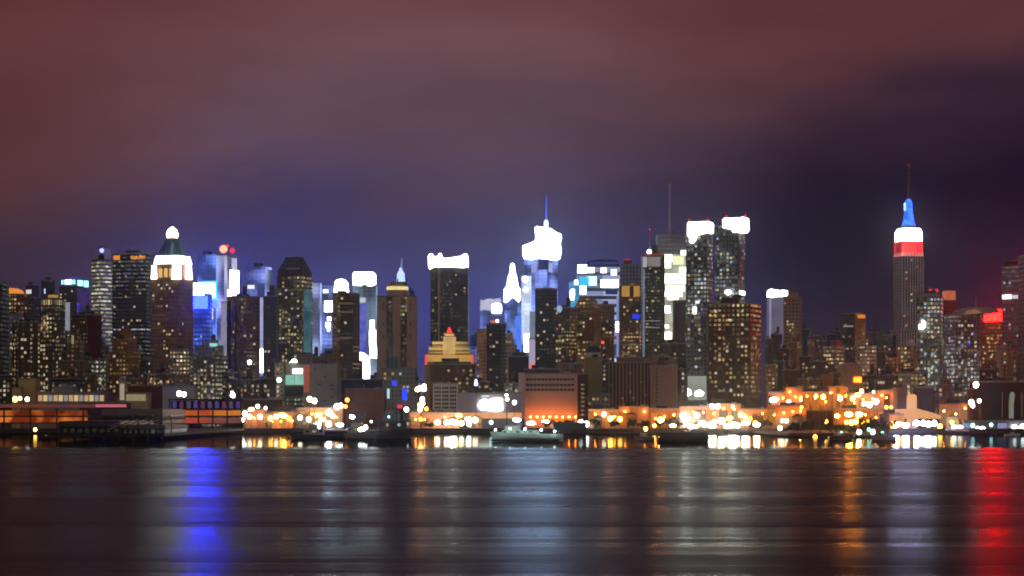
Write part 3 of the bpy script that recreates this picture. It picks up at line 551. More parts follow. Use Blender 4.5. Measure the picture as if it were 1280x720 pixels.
b = Bld('apartment_building', 'ochre stepped building hugging the right side of the black tower', 629, 646, 432, 2200, facade((.5,.30,.14), lit=.3, ca=WARM, cb=GOLD, st=.45), dep=20, wins=6); b.tier(631, 641, 417, 432, name='stepped_top', fi=3); b.roofkit(yt=417, xl=631, xr=641)
b = Bld('office_building', 'low black block between the black tower and the pale strip tower', 636, 661, 446, 1930, plain('black_cladding', (.015, .012, .016), .5), dep=30); b.tier(640, 657, 441, 446, plain('black_cladding', (.015, .012, .016), .5), 'upper_tier'); b.roofkit(yt=441, xl=640, xr=657)
bl2 = facade((.05,.09,.3), ca=(.06,.12,.7), cb=(.25,.32,.8), st=.55, bay=5, flo=4.4, fu=.95, fv=.92, smooth=True, lit=1, pscale=.2)
b = Bld('office_tower', 'blue hazy tower with a ragged pale crown, left of the triangular lit spire', 600, 628, 388, 3150, bl2, dep=30, noroof=True)
b.poly([(600, 388), (600.5, 374), (604, 376), (610, 373), (618, 374), (626, 372), (627, 388), (614, 391), (606, 386)], glowvar('lavender_crown_light', (.5, .5, .75), (.75, .75, .9), .8, .12), 'lit_crown', 0, 20)
MB().lathe([(6.2, b.z(392)), (6.8, b.z(386)), (6.2, b.z(380.5)), (2, b.z(379))], b.lx(621), -5, 16).build('lamp_drum', WH, b.root)
b = Bld('office_tower', 'plain deep blue building in the haze below the ragged pale crown', 582, 612, 420, 3300, facade((.04,.07,.25), ca=(.04,.07,.45), cb=(.15,.2,.5), st=.5, bay=5, flo=4.4, fu=.95, fv=.9, smooth=True, lit=1, pscale=.2), dep=30)
b.roofkit(); MB().lathe([(3.2, b.z(483)), (4.2, b.z(479)), (3.2, b.z(472)), (.8, b.z(467))], b.lx(595), -700, 12) 
# art deco spire tower
b = Bld('art_deco_tower', 'slender tower with a brilliant white triangular spire, left of the great white crowned tower', 631, 655, 378, 3600, facade((.05,.1,.35), ca=(.05,.16,.85), cb=(.3,.42,1), st=.7, bay=5, flo=4.4, fu=.95, fv=.93, smooth=True, lit=1, pscale=.2), dep=26, noroof=True)
b.poly([(629.5, 376), (630, 362), (633, 358), (635, 346), (637.5, 340), (638, 330.5), (640.5, 328.8), (643.2, 330.5), (644, 340), (646, 346), (648, 358), (650.5, 362), (650.8, 374), (648, 377.5), (645.5, 375.5), (641, 370.5), (635.5, 376.5), (632.5, 379)], WHB, 'lit_spire', 0, 14)
MB().prism([(b.lx(639.5), b.z(366)), (b.lx(641), b.z(367)), (b.lx(642.5), b.z(364)), (b.lx(641), b.z(360.5))], -.6, -.1).build('arched_gap', plain('spire_steel', (.2, .25, .25)), b.root)
b.tier(634, 647, 374, 378, name='shoulder'); b.front(645, 656, 395, 440, glowvar('vivid_blue_screen', (.03, .1, 1), (.1, .3, 1), .95, .05), 'blue_screen')
# great white crown tower
bt = facade((.1,.14,.35), ca=(.10,.16,.75), cb=(.3,.4,1), st=.8, bay=5.2, flo=4.4, fu=.96, fv=.94, smooth=True, lit=1, pscale=.2)
b = Bld('glass_skyscraper', 'tallest central glass skyscraper with a faceted blazing white crown and thin blue mast', 655, 698, 322, 2900, bt, xc=684, noroof=True)
b.poly([(656, 322.5), (654.5, 318), (654, 306.5), (661, 304), (669.5, 301), (670.5, 296), (669.3, 284.5), (672, 282.5), (677.5, 283.5), (683, 288), (690, 291), (690.8, 296), (689.3, 303), (690.5, 312), (689, 322), (684, 324.3), (673, 322.6), (664, 324.5)], WHB, 'lit_crown', -2, 26)
MB().lathe([(2.2, b.z(285)), (2.8, b.z(280)), (2.4, b.z(276)), (.8, b.z(273.8))], b.lx(680), 6, 12).build('lit_mast_base', glow('mast_cyan_light', (.6, .9, 1), 2.5), b.root)
MB().bar((b.lx(680), 6, b.z(275)), (b.lx(680.6), 6, b.z(244)), 1.3, 8, .45).build('mast', glow('mast_blue', (.08, .15, .9), 1.1), b.root)
b.front(673, 686, 324, 337, plain('dark_blue_glass', (.03, .05, .2), .2), 'dark_glass_panel', proud=.5); b.front(664.5, 671, 329, 340, glow('pale_panel', (.35, .38, .8), .8), 'pale_panel', proud=.5); b.side(.1, .45, 328, 340, glow('pale_panel', (.45, .5, .9), .8), 'pale_panel')
b = Bld('glass_tower', 'slim pale lit glass strip tower at the left foot of the great white crowned tower', 652, 664, 345, 2850, facade((.4,.5,.6), ca=(.4,.5,.75), cb=(.65,.75,.95), st=.8, bay=6, flo=5, fu=.98, fv=.96, smooth=True, lit=1, pscale=.15), dep=18)
MB().ball((b.lx(656.3), -1, b.z(349)), 3.6).build('white_lamp', WH, b.root); MB().ball((b.lx(657), -1, b.z(362)), 3).build('white_lamp', WHC, b.root); b.front(655, 661.5, 417, 440, WH, 'white_screen')
b = Bld('office_building', 'lavender lit narrow block with a red glowing foot beside the black square tower', 661, 672, 424, 2400, glowvar('lavender_lit_wall', (.38, .32, .5), (.5, .42, .6), .8, .05), dep=18)  # wall light put in as emission, on the slate tower too
b.front(662, 671, 455, 468, glow('red_foot_light', (1, .15, .08), 1.0), 'red_foot_light'); b.tier(662.5, 669, 390, 424, glowvar('slate_lit_wall', (.12, .15, .22), (.25, .28, .36), .8, .06), 'slate_tower', fi=3)
b = Bld('office_tower', 'black flat topped square tower in front of the great white crowned tower', 669, 697, 361, 2120, facade((.02,.02,.025), lit=.14, ca=OLIVE, cb=COOL, st=.28, bay=2.8, flo=3.3), xc=689, wins=22, wface='b')
b = Bld('apartment_tower', 'speckled black apartment tower joined right of the black square tower', 694, 722, 385, 2050, facade((.05,.04,.035), lit=.25, ca=OLIVE, cb=WARM, st=.32, bay=2.6, flo=3.3), xc=712, wins=26, wface='b')
MB().ball((b.lx(700), -1, b.z(386)), 2.4, sz=1.3).build('roof_lamp', glow('soft_blue_lamp', (.3, .45, .7), .9), b.root); b.roofkit(tank=True)
b = Bld('apartment_tower', 'brown brick tower with rounded shoulders and gold lit bays left of the screens tower', 717, 752, 383, 2090, facade((.20,.12,.06), lit=.35, ca=WARM, cb=GOLD, st=.42, bay=2.8, flo=3.4), xc=743, wins=30, wface='f', noroof=True)
MB().prism([(b.lx(x), b.z(y)) for x, y in ((719, 383), (742, 383), (740, 376), (735, 371), (728, 370), (722, 375))], 0, 16).build('rounded_top', facade((.3,.2,.08), lit=.4, ca=GOLD, cb=GOLD, st=.4), b.root)
b.front(731, 741, 400, 425, plain('rust_render', (.28, .11, .04)), 'rust_bay')
b = Bld('apartment_tower', 'dark rust tower between the rounded brown tower and the blue lit strip', 750, 768, 382, 2150, facade((.11,.06,.04), lit=.2, ca=WARM, cb=WARM, st=.35, bay=2.8, flo=3.4), dep=22, wins=14)
MB().ball((b.lx(753.5), -1, b.z(428)), 1.3).build('red_lamp', glow('red_small', (1, .05, .03), 2), b.root); b.roofkit()
b = Bld('apartment_building', 'plain olive yellow tower with a dark domed cap and white sign', 731, 753, 446, 1850, plain('olive_yellow_render', (.42, .34, .08)), dep=20, noroof=True)
MB().prism([(b.lx(x), b.z(y)) for x, y in ((732, 441), (752, 441), (750, 436), (746, 432.5), (740, 431.5), (735, 435))], 1, 16).build('domed_cap', ROOFM, b.root); b.tier(733, 751, 441, 446, plain('white_sign_board', (.6, .6, .55)), 'sign_band'); b.front(740.5, 747.5, 443, 446.5, DARKM, 'sign_lettering', proud=1)
b = Bld('apartment_building', 'small stepped terrace house at the foot of the olive yellow tower', 731, 763, 493, 1800, f_grey(lit=.2), dep=20, wins=5)
# screens tower
b = Bld('glass_tower', 'glass tower hung with scattered white and cyan screens, right of the great white crown', 722, 775, 333, 2700, facade((.10,.12,.2), ca=(.14,.2,.5), cb=(.45,.5,.7), st=.6, bay=40, flo=9, fu=.99, fv=.6, smooth=True, lit=1, pscale=.3), dep=36, noroof=True)
b.poly([(735, 333), (732, 329), (737, 325.5), (752, 324), (772, 325.5), (774, 333)], plain('navy_cap', (.03, .04, .14)), 'navy_cap', 0, 30); b.front(737, 772, 327, 331, glowvar('navy_cap_light', (.03, .05, .25), (.05, .07, .3), .5), 'cap_band')
for x0_, x1_, y0_, y1_, m_ in ((722, 733.5, 331, 341.5, WH), (735, 743, 334.5, 341, WHC), (751, 758, 335, 341, WH), (764, 770.5, 337, 344, WH), (733, 746, 345.5, 357, glow('mint_screen', (.6, 1, .95), 1.6)), (751, 773, 349.5, 359.5, WH), (725, 732.5, 357, 368, WHC), (724, 736, 346, 357, glow('cyan_screen', (.05, .5, .8), 1.1)), (757, 772, 362, 368, glow('navy_screen', (.02, .04, .2), .5)), (769.5, 773.5, 402, 415, WH), (767, 770.5, 448, 455, glow('pale_lamp_panel', (.6, .7, .8), 1.0)), (770.5, 774.5, 370, 446, glowvar('periwinkle_strip', (.2, .28, .75), (.4, .45, .8), .6, .06)), (771, 774.5, 416, 425, glow('magenta_panel', (.7, .2, .7), .7))):
    b.front(x0_, x1_, y0_, y1_, m_, 'screen_panel', proud=.5 if m_ is not WH else .9)
b = Bld('office_building', 'low wing with two white lamps on its cyan glass, left of the screens tower', 712, 724, 352, 2680, facade((.05,.2,.3), ca=(.03,.35,.7), cb=(.1,.5,.85), st=.8, bay=5, flo=5, fu=.96, fv=.9, smooth=True, lit=1), dep=20, noroof=True)
b.poly([(712, 375), (712.5, 364), (715, 361), (718, 361.5), (718.5, 368), (717.5, 375.5)], WHC, 'screen_panel', -1.2, -.6); b.front(718, 722.5, 350, 356, WHC, 'screen_panel')
b = Bld('office_tower', 'grey gridded tower with a red lit roof box, right of the screens tower', 775, 803, 331, 2850, facade((.30,.30,.34), lit=.06, ca=CREAM, cb=COOL, st=.3, bay=4, flo=4.6, fu=.5, fv=.55, dim=.0), dep=30, wins=8); b.tier(780, 790, 326, 331, plain('red_lit_box', (.3, .04, .04)), 'roof_box'); MB().box(b.lx(781), b.lx(789), 6, 12, b.z(326), b.z(323)).build('red_lights', glow('red_roof_light', (.7, .05, .04), .7), b.root)
b = Bld('office_tower', 'brown tower with an amber glowing top floor in front of the grey gridded tower', 775, 801, 357, 2250, facade((.12,.07,.04), lit=.25, ca=WARM, cb=GOLD, st=.4, bay=2.8, flo=3.5), dep=26, wins=26)
b.front(777, 799.5, 357.5, 371, glowvar('amber_floor_light', (.65, .25, .05), (.5, .33, .08), .7, .2), 'amber_top_floor'); b.front(787, 792, 358, 371, plain('dark_red_pier', (.18, .03, .02)), 'dark_pier', proud=.9); b.front(790.5, 800, 393, 398.5, glow('blue_sign', (.02, .04, 1), .9), 'blue_sign'); b.tier(789, 793, 354.5, 357, glow('red_roof_light', (.8, .08, .05), .8), 'red_roof_light')
# black tower with spire
b = Bld('office_tower', 'black tower with a brown lit top and slim white spire, left of the tall mast', 803, 831, 318, 2500, facade((.02,.02,.02), lit=.14, ca=OLIVE, cb=GREEN, st=.4, bay=2.8, flo=3.5), dep=30, wins=34, wm=(0, 1, 3, 3), noroof=True)
b.front(809, 825.5, 321, 333, glowvar('brown_grey_panel', (.16, .13, .13), (.24, .2, .2), 1, .1), 'brown_top_panel'); b.front(803.5, 808.5, 321, 334, glow('pale_panel', (.5, .5, .58), .75), 'pale_top_panel'); b.front(803.2, 806, 336, 455, glowvar('grey_edge_strip', (.12, .14, .22), (.2, .22, .32), .8, .05), 'pale_edge_strip')
b.front(803, 828, 317, 319.5, glowvar('red_edge', (.35, .06, .04), (.1, .03, .03), .8, .3), 'red_edge_light', proud=.1)
MB().ball((b.lx(812), 6, b.z(314.5)), 2.4, sz=1.2).build('spire_lamp', WHC, b.root); MB().bar((b.lx(812.3), 6, b.z(318)), (b.lx(812.6), 6, b.z(286)), 1.1, 8, .35).build('spire', plain('white_spire', (.5, .5, .6)), b.root); MB().ball((b.lx(812.6), 6, b.z(286)), .9).build('red_tip_lamp', glow('red_small', (1, .05, .03), 1), b.root)
b.front(806, 825, 400.5, 401.6, glow('band_light', (.25, .22, .22), .8), 'floor_band'); b.front(806, 825, 409, 410, glow('band_light', (.25, .22, .22), .8), 'floor_band')
b = Bld('glass_tower', 'grey screened tower with a tall mast and a column of white light on its front', 815, 860, 306, 2750, facade((.10,.10,.12), lit=.1, ca=CREAM, cb=COOL, st=.3, bay=4, flo=4.4), dep=34, noroof=True)
gs = facade((.30,.31,.34), ca=(.22,.22,.24), cb=(.36,.36,.38), st=.42, bay=60, flo=5, fu=.99, fv=.8, smooth=True, lit=1)
b.tier(822, 857, 293, 306, gs, 'screen_wall'); b.front(822, 857, 306, 318, gs, 'screen_wall'); b.front(828, 858.5, 318, 424, glowvar('milky_lit_glass', (.30, .32, .27), (.8, .82, .6), .7, .06), 'lit_glass_front', proud=.3)
for x0_, x1_, y0_, y1_ in ((829, 840, 318, 327), (829, 838.5, 327, 335), (851, 859, 313, 319), (849, 858, 334, 341), (831, 857, 342, 355), (832, 856, 357, 364), (831, 853, 364, 371), (834, 848, 371, 375), (830, 838, 382, 391.5), (841, 847, 399, 404.5), (829, 839.5, 415, 424.5), (831, 836, 406, 410)): b.front(x0_, x1_, y0_, y1_, glow('warm_white_floor', (1, 1, .82), 3.2) if (x1_-x0_) > 4 else WHC, 'lit_floor', proud=.9)
for x0_, x1_, y0_, y1_ in ((841, 855, 320, 331), (831, 838, 343, 353)): b.front(x0_, x1_, y0_, y1_, glow('lemon_floor', (.9, .9, .55), 1.1), 'lit_floor', proud=.7)
MB().bar((b.lx(838), 10, b.z(293)), (b.lx(838), 10, b.z(228)), 1.3, 8, .7).build('mast', plain('mast_steel', (.75, .75, .8)), b.root)
b = Bld('apartment_building', 'dark block seen between the milky lit tower and the left twin tower', 843, 862, 376, 2400, f_dark(), dep=24, wins=4)
# twin residential towers
tw = lambda: facade((.16,.17,.17), lit=.34, ca=(.8,.85,.55), cb=(.6,.75,1), st=.42, bay=2.7, flo=3.5, fu=.62, fv=.6)
b = Bld('apartment_tower', 'left one of the two tallest residential towers with blazing white box crowns', 858, 893, 291, 1960, tw(), xc=884, wins=60, wface='b', noroof=True, wm=(1, 2, 3, 3))
b.poly([(860, 293), (860, 279), (862, 276.7), (885, 276.7), (887, 279), (886.5, 290), (883, 291.5), (872, 294), (871.5, 298), (867, 304), (863, 303), (862.5, 297)], WH, 'lit_crown', -1, 14)
for x_ in (861, 884): MB().ball((b.lx(x_), 3, b.z(274.8)), 1.3).build('red_beacon', glow('red_dim', (1, .03, .05), .8), b.root)
b.front(859, 883, 470, 500, glowvar('pale_base_light', (.3, .35, .3), (.5, .5, .42), .6, .08), 'lit_base'); b.front(867, 871, 383.5, 392, WHC, 'white_lamp_panel'); b.front(870, 874.5, 376, 379, glow('blue_white_lamp', (.6, .8, 1), 2), 'white_lamp_panel')
b.poly([(853.5, 492), (854, 475), (857, 474), (859, 479), (859.5, 484), (865, 488), (866, 493), (861, 495.5), (856, 495)], WH, 'white_lamp_panel', -3, -2.2); b.poly([(869, 493), (871, 489), (876, 487), (881, 491), (879, 495), (871, 495.5)], WH, 'white_lamp_panel', -3, -2.2)
b.side(.02, .98, 395, 495, facade((.10,.2,.2), ca=(.08,.2,.25), cb=(.4,.42,.25), st=.45, bay=3, flo=3.5, fu=.9, fv=.8, smooth=True, lit=1, pscale=.3), 'teal_glass_wall', proud=.1)
b = Bld('apartment_tower', 'right one of the two tallest residential towers with blazing white box crowns', 895, 934, 285, 2060, tw(), xc=923, wins=60, wface='b', noroof=True, wm=(1, 2, 3, 3))
b.poly([(904.3, 284), (904, 274), (906, 272), (926, 272), (928, 271), (931, 272.5), (931.5, 287), (929, 290.5), (917, 290.5), (914, 286), (909, 285.5)], WH, 'lit_crown', -1, 12)
for x_ in (907, 930): MB().ball((b.lx(x_), 3, b.z(269.5)), 1.2).build('red_beacon', glow('red_dim', (1, .03, .05), .8), b.root)
b.poly([(907.5, 366), (908, 363), (912, 362), (916, 364), (915.5, 367), (911, 369)], WHC, 'terrace_lamp', -3, -2); b.side(.1, .9, 363, 368, WHC, 'terrace_lamp'); b.tier(896, 903, 281, 285, name='lift_house')
# brown apartment block
b = Bld('apartment_building', 'massive dark brown apartment block with hundreds of amber windows below the right twin tower', 886, 957, 380, 1850, facade((.10,.055,.035), lit=.40, ca=WARM, cb=(1,.8,.4), st=.36, bay=3.7, flo=3.7, fu=.5, fv=.5), xc=938, wins=90, wface='b', wm=(0, 0, 1, 3, 3))
b.tier(903, 927, 371, 380, plain('dark_brown_roof', (.07, .04, .04)), 'penthouse'); MB().lathe([(4, b.z(371)), (4, b.z(368)), (2, b.z(366.8))], b.lx(917), 12).build('roof_tank', ROOFM, b.root)
# white crown right
b = Bld('office_tower', 'far lavender tower with a white lit crown, right of the brown apartment block', 961, 985, 371, 3050, glowvar('lavender_dusk_wall', (.10, .09, .15), (.16, .14, .21), .8, .03), dep=26, noroof=True)  # soft lavender light on the wall put in as emission
b.poly([(960.5, 369), (961.5, 362.5), (963.5, 361), (968, 362), (974, 363), (980, 362.5), (984.5, 363.5), (984.5, 369.5), (981, 371), (973, 370.5), (966, 372.3), (962, 371.8)], WH, 'lit_crown', -2, 22)
b.front(961.5, 964, 372, 425, glowvar('pale_edge', (.24, .24, .36), (.34, .34, .5), .8, .05), 'pale_edge_strip')
b = Bld('office_tower', 'tan round topped tower touching the white crowned lavender tower', 980, 1005, 371, 2700, facade((.34,.27,.2), lit=.14, ca=OLIVE, cb=CREAM, st=.3, bay=4, flo=4.2), xc=998, wins=14)
b.tier(987, 1000, 365, 371); b.tier(989, 998, 361.5, 365, ROOFM, 'cap')
# far dark and orange tower
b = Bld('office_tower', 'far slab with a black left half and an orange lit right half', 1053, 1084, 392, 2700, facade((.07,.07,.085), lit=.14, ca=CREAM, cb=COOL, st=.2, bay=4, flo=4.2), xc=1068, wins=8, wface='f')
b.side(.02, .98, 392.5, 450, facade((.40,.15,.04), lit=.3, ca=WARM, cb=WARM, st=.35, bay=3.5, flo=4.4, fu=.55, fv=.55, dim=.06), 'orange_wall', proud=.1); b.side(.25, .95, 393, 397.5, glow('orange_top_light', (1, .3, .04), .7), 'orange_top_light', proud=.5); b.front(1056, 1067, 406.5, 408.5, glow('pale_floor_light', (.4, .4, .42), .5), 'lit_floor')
# ================= tiered tower, white red and blue =================
es = facade((.75,.72,.70), lit=.10, ca=CREAM, cb=COOL, st=.22, bay=4.6, flo=5.2, fu=.45, fv=.85, dim=.0)
b = Bld('skyscraper', 'tall stepped skyscraper lit white, red and blue towards its mast', 1121, 1156, 320, 4000, es, xc=1127, noroof=True, wins=16, wface='r', bay=4.6, flo=5.2)
r_ = b.rect(1122, 1155); r2 = b.rect(1123, 1154); r3 = b.rect(1126, 1152)
def slab(r, ya, yb, mat, name): return MB().box(r[0], r[1], r[2], r[3], b.z(yb), b.z(ya)).build(name, mat, b.root)
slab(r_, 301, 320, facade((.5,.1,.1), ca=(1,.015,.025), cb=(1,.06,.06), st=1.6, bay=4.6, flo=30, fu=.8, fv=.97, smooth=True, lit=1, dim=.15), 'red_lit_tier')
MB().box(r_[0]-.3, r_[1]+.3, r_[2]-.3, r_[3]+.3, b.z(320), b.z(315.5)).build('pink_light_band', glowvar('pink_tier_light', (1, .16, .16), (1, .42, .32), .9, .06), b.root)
TW = glow('tier_white', (1, .98, .95), 10)  # tier floodlighting put into the surface as emission
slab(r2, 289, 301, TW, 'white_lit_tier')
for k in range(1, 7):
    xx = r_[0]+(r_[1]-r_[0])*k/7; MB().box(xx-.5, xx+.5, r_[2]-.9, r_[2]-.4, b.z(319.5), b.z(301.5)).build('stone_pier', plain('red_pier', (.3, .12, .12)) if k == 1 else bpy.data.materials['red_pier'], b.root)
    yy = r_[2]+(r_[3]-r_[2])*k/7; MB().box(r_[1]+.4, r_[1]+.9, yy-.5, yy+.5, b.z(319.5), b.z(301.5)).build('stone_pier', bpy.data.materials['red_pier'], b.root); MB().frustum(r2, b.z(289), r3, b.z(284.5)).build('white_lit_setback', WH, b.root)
cx_, cy_ = (r3[0]+r3[1])/2, (r3[2]+r3[3])/2
bm_ = glowvar('blue_mast_light', (.004, .03, .95), (.03, .12, 1), 4, .12)
MB().lathe([(13, b.z(284.5)), (12.5, b.z(281))], cx_, cy_, 8).build('observatory', ROOFM, b.root)
MB().lathe([(12, b.z(281)), (9.5, b.z(277)), (7, b.z(266)), (6, b.z(255)), (5, b.z(250)), (2.5, b.z(247.5))], cx_, cy_, 16).build('blue_lit_mast', bm_, b.root)
for a in range(4):
    MB().box(cx_+9*math.cos(a*1.57+.4)-1, cx_+9*math.cos(a*1.57+.4)+1, cy_+9*math.sin(a*1.57+.4)-1, cy_+9*math.sin(a*1.57+.4)+1, b.z(281), b.z(273)).build('mast_wing', bm_, b.root)
for dx in (-2.6, 2.6): MB().box(cx_+dx-.5, cx_+dx+.5, cy_-7.5, cy_-6.4, b.z(262), b.z(252)).build('mast_light_slot', glow('mast_slot_light', (.6, .85, 1), 1.6), b.root)
m = MB(); m.bar((cx_, cy_, b.z(248)), (cx_, cy_, b.z(238)), 2.6, 8, 2.0); m.bar((cx_, cy_, b.z(238)), (cx_, cy_, b.z(205)), 1.9, 8, .8)
for k in range(6): m.lathe([(2.8, b.z(236-k*4)), (2.8, b.z(234.6-k*4))], cx_, cy_, 8)
m.build('antenna', plain('antenna_red_grey', (.35, .18, .18)), b.root)
MB().ball((cx_, cy_, b.z(205)), 1.3).build('red_tip_lamp', glow('red_small', (1, .05, .03), 1), b.root)
for y_ in (352, 397): slab(b.rect(1120.5, 1156.5), y_, y_+1.5, plain('stone_ledge', (.42, .4, .38)), 'stone_ledge')
b2 = MB(); rr = (r_[0]-8, r_[1]+8, r_[2]-6, r_[3]+6); b2.box(rr[0], rr[1], rr[2], rr[3], b.z0, b.z(412)); b2.build('setback_base', es, b.root)

# ================= right side towers =================
gr = lambda **k: facade((.24,.26,.25), **{**dict(lit=.42, ca=OLIVE, cb=(.7,.8,.95), st=.36, bay=2.7, flo=3.3, fu=.6, fv=.6), **k})
b = Bld('apartment_tower', 'grey green apartment tower with red roof lights, overlapping the tricolour skyscraper', 1148, 1184, 372, 1950, gr(), xc=1176, wins=50, wface='b', wm=(1, 2, 3, 3))
b.tier(1152, 1180, 366.5, 372, plain('pale_roof_storey', (.5, .55, .55)), 'roof_storey'); b.tier(1160, 1175, 363.5, 366.5, ROOFM, 'cap')
for x_ in (1162.5, 1170): MB().ball((b.lx(x_), 8, b.z(362.3)), 1.5).build('red_beacon', glow('red_roof_beacon', (.9, .05, .1), .8), b.root)
b.poly([(1150, 411), (1150.5, 405), (1154, 405.5), (1153.5, 401), (1156, 400), (1158, 403), (1158, 409), (1154.5, 412)], WH, 'balcony_floodlight', -2, -1); b.roofkit(box=False, tank=False, mast=0)
b = Bld('apartment_tower', 'slim red brick tower with an orange lit top behind the grey green apartment tower', 1181, 1195, 376, 2450, facade((.22,.07,.04), lit=.3, ca=WARM, cb=WARM, st=.3, bay=3.2, flo=4), dep=18, wins=5)
b.tier(1182, 1194.5, 363.5, 376, glowvar('orange_salmon_light', (.9, .25, .10), (.7, .16, .08), .6, .08), 'orange_lit_top')
b = Bld('apartment_tower', 'wide grey apartment tower with a sloping pale roof and short mast, near the red crown', 1186, 1228, 394, 1970, gr(ca=CREAM, lit=.34), xc=1195, wins=56, wface='b', wm=(1, 2, 3, 3))
b.poly([(1189, 394), (1192, 388), (1198, 385.5), (1208, 386), (1212, 389), (1215, 394)], plain('pale_sloped_roof', (.38, .38, .4)), 'sloped_roof', 2, 16); b.poly([(1200, 394), (1203, 389), (1209, 389), (1213, 394)], glowvar('tan_gable_light', (.45, .28, .16), (.35, .2, .1), .45), 'lit_gable', .5, 1.5)
MB().bar((b.lx(1203), 8, b.z(386)), (b.lx(1203), 8, b.z(370)), .7, 6, .2).build('mast', STEEL, b.root); b.side(.45, .5, 427, 431, glow('blue_window', (.03, .05, 1), .8), 'blue_window'); b.side(.2, .25, 430, 434, glow('violet_window', (.1, .1, .7), .7), 'blue_window')
# red crown
b = Bld('hotel_tower', 'brown tower with a red glowing crown near the right edge', 1228, 1269, 416, 2200, facade((.17,.08,.045), lit=.28, ca=WARM, cb=GOLD, st=.26, bay=2.8, flo=3.5), xc=1256, wins=40, wface='b')
b.tier(1231, 1266, 402, 416)
rd_ = glowvar('red_crown_light', (1, .0004, .0003), (.7, .001, .0007), 190, .18, .35, .65)
b.tier(1233, 1265, 393, 402, rd_, 'red_lit_crown', cap=False); b.tier(1238, 1260, 386.5, 393, rd_, 'red_lit_crown', cap=False)
r_ = b.rect(1238, 1260)
for k in range(6): MB().box(r_[0]+1+k*(r_[1]-r_[0]-3)/5.0, r_[0]+2.2+k*(r_[1]-r_[0]-3)/5.0, r_[2]-1.2, r_[2]-.3, b.z(392), b.z(388)).build('sign_letter_panel', glow('red_sign_letter', (1, .02, .015), 12), b.root)
b = Bld('glass_tower', 'grey tower with a dark top, white lit floor and red lamp at the right edge', 1257, 1300, 333, 2130, facade((.22,.24,.30), lit=.16, ca=(.6,.65,.8), cb=COOL, st=.24, bay=3, flo=4.2, fu=.95, fv=.5), xc=1276, wins=14, wface='f', wm=(2, 3))
b.tier(1260, 1296, 325, 333, plain('black_top', (.015, .015, .02)), 'black_top'); b.front(1258, 1267, 367.5, 373, glow('white_floor_light', (.9, .93, 1), 2.2), 'lit_floor'); b.front(1267, 1275, 368.5, 373, glow('white_floor_light_dim', (.6, .63, .7), .9), 'lit_floor')
b.side(0, 1, 333, 480, plain('black_glass', (.012, .014, .02), .3), 'black_glass_wall', proud=.1)
MB().ball((b.lx(1279.5), -2, b.z(325)), 4.0).build('red_lamp', glow('red_lamp_core', (1, .5, .4), 6), b.root)
MB().lathe([(5, b.z(331.5)), (7.2, b.z(326)), (4.5, b.z(320))], b.lx(1278.5), 5.5).build('red_lamp_housing', glow('red_lamp_glow', (1, .001, .0007), 8), b.root)
# big red sign building just right of the frame edge partly outside (its glow is what the water shows)
b = Bld('office_tower', 'tall dark tower at the very right edge, beyond the grey tower with the red lamp', 1286, 1345, 318, 1880, f_dark(), dep=40)
b.front(1287, 1340, 330, 366, glow('red_facade_sign', (1, .003, .002), 12), 'red_sign')
b = Bld('apartment_building', 'cream lit building with a dark window column, left of the right edge', 1253, 1266, 437, 1950, facade((.5,.42,.26), lit=.25, ca=CREAM, cb=GOLD, st=.4), dep=22, wins=4); b.tier(1258, 1265, 431, 437, name='stair_tower')
b = Bld('apartment_building', 'cream building cut by the right edge above the black box', 1267, 1295, 439, 1930, facade((.45,.34,.24), lit=.2, ca=CREAM, cb=GOLD, st=.4, bay=5), dep=22, wins=5); b.roofkit()
b = Bld('apartment_building', 'mottled tan block with a white roof tank beside the grey green apartment tower', 1124, 1150, 434, 2050, facade((.42,.32,.18), lit=.42, ca=GOLD, cb=WARM, st=.5, bay=3, flo=3.6), xc=1141, wins=16)
MB().lathe([(3.2, b.z(434)), (3.2, b.z(426)), (1.5, b.z(424.6))], b.lx(1136), 8).build('white_roof_tank', plain('white_tank', (.75, .75, .78)), b.root)
b = Bld('apartment_building', 'olive lit lower wing at the foot of the grey green apartment tower', 1124, 1160, 466, 1900, f_grey(lit=.5, ca=OLIVE, cb=GOLD, st=.5), dep=24, wins=12); b.roofkit()
b = Bld('black_office_building', 'black windowless box at the right edge with a teal and orange lit door shaft', 1228, 1300, 478, 1735, plain('black_brick', (.018, .016, .016), .6), dep=50, cat='building'); b.roofkit()
b.poly([(1261, 523), (1261, 505), (1262, 492), (1264, 490), (1267, 490), (1268.5, 494), (1267, 505), (1267, 523)], glowvar('door_shaft_light', (.25, .45, .4), (.55, .3, .12), .45, .12), 'lit_door_shaft', -.5, -.2)
for k in range(11): b.front(1252, 1253.2, 491+k*2.8, 492.3+k*2.8, WINM[3], 'lit_window'); b.front(1276.5, 1277.7, 491+k*2.8, 492.3+k*2.8, WINM[3], 'lit_window')
b = Bld('brick_building', 'narrow dark brick house attached left of the black box', 1217, 1228, 487, 1760, plain('dark_brick', (.10, .05, .03)), dep=24); b.roofkit()
b = Bld('brick_building', 'taller orange brown brick house between the ribbed black block and the black box', 1173, 1193, 482, 1800, facade((.36,.15,.05), lit=.15, ca=WARM, cb=WARM, st=.4, fu=.4), xc=1186, wins=5); b.tier(1178, 1191, 475, 482, name='roof_storey')
b = Bld('brick_building', 'black ribbed block right of the peach chimney', 1148, 1167, 485, 1770, facade((.05,.03,.02), lit=.05, st=.2, bay=2, flo=60, fu=.4, fv=1), dep=24); b.roofkit()
b = Bld('brick_building', 'small orange lit brick house left of the peach chimney', 1122, 1134, 486, 1790, plain('orange_house_brick', (.35, .17, .07)), dep=20); b.roofkit()
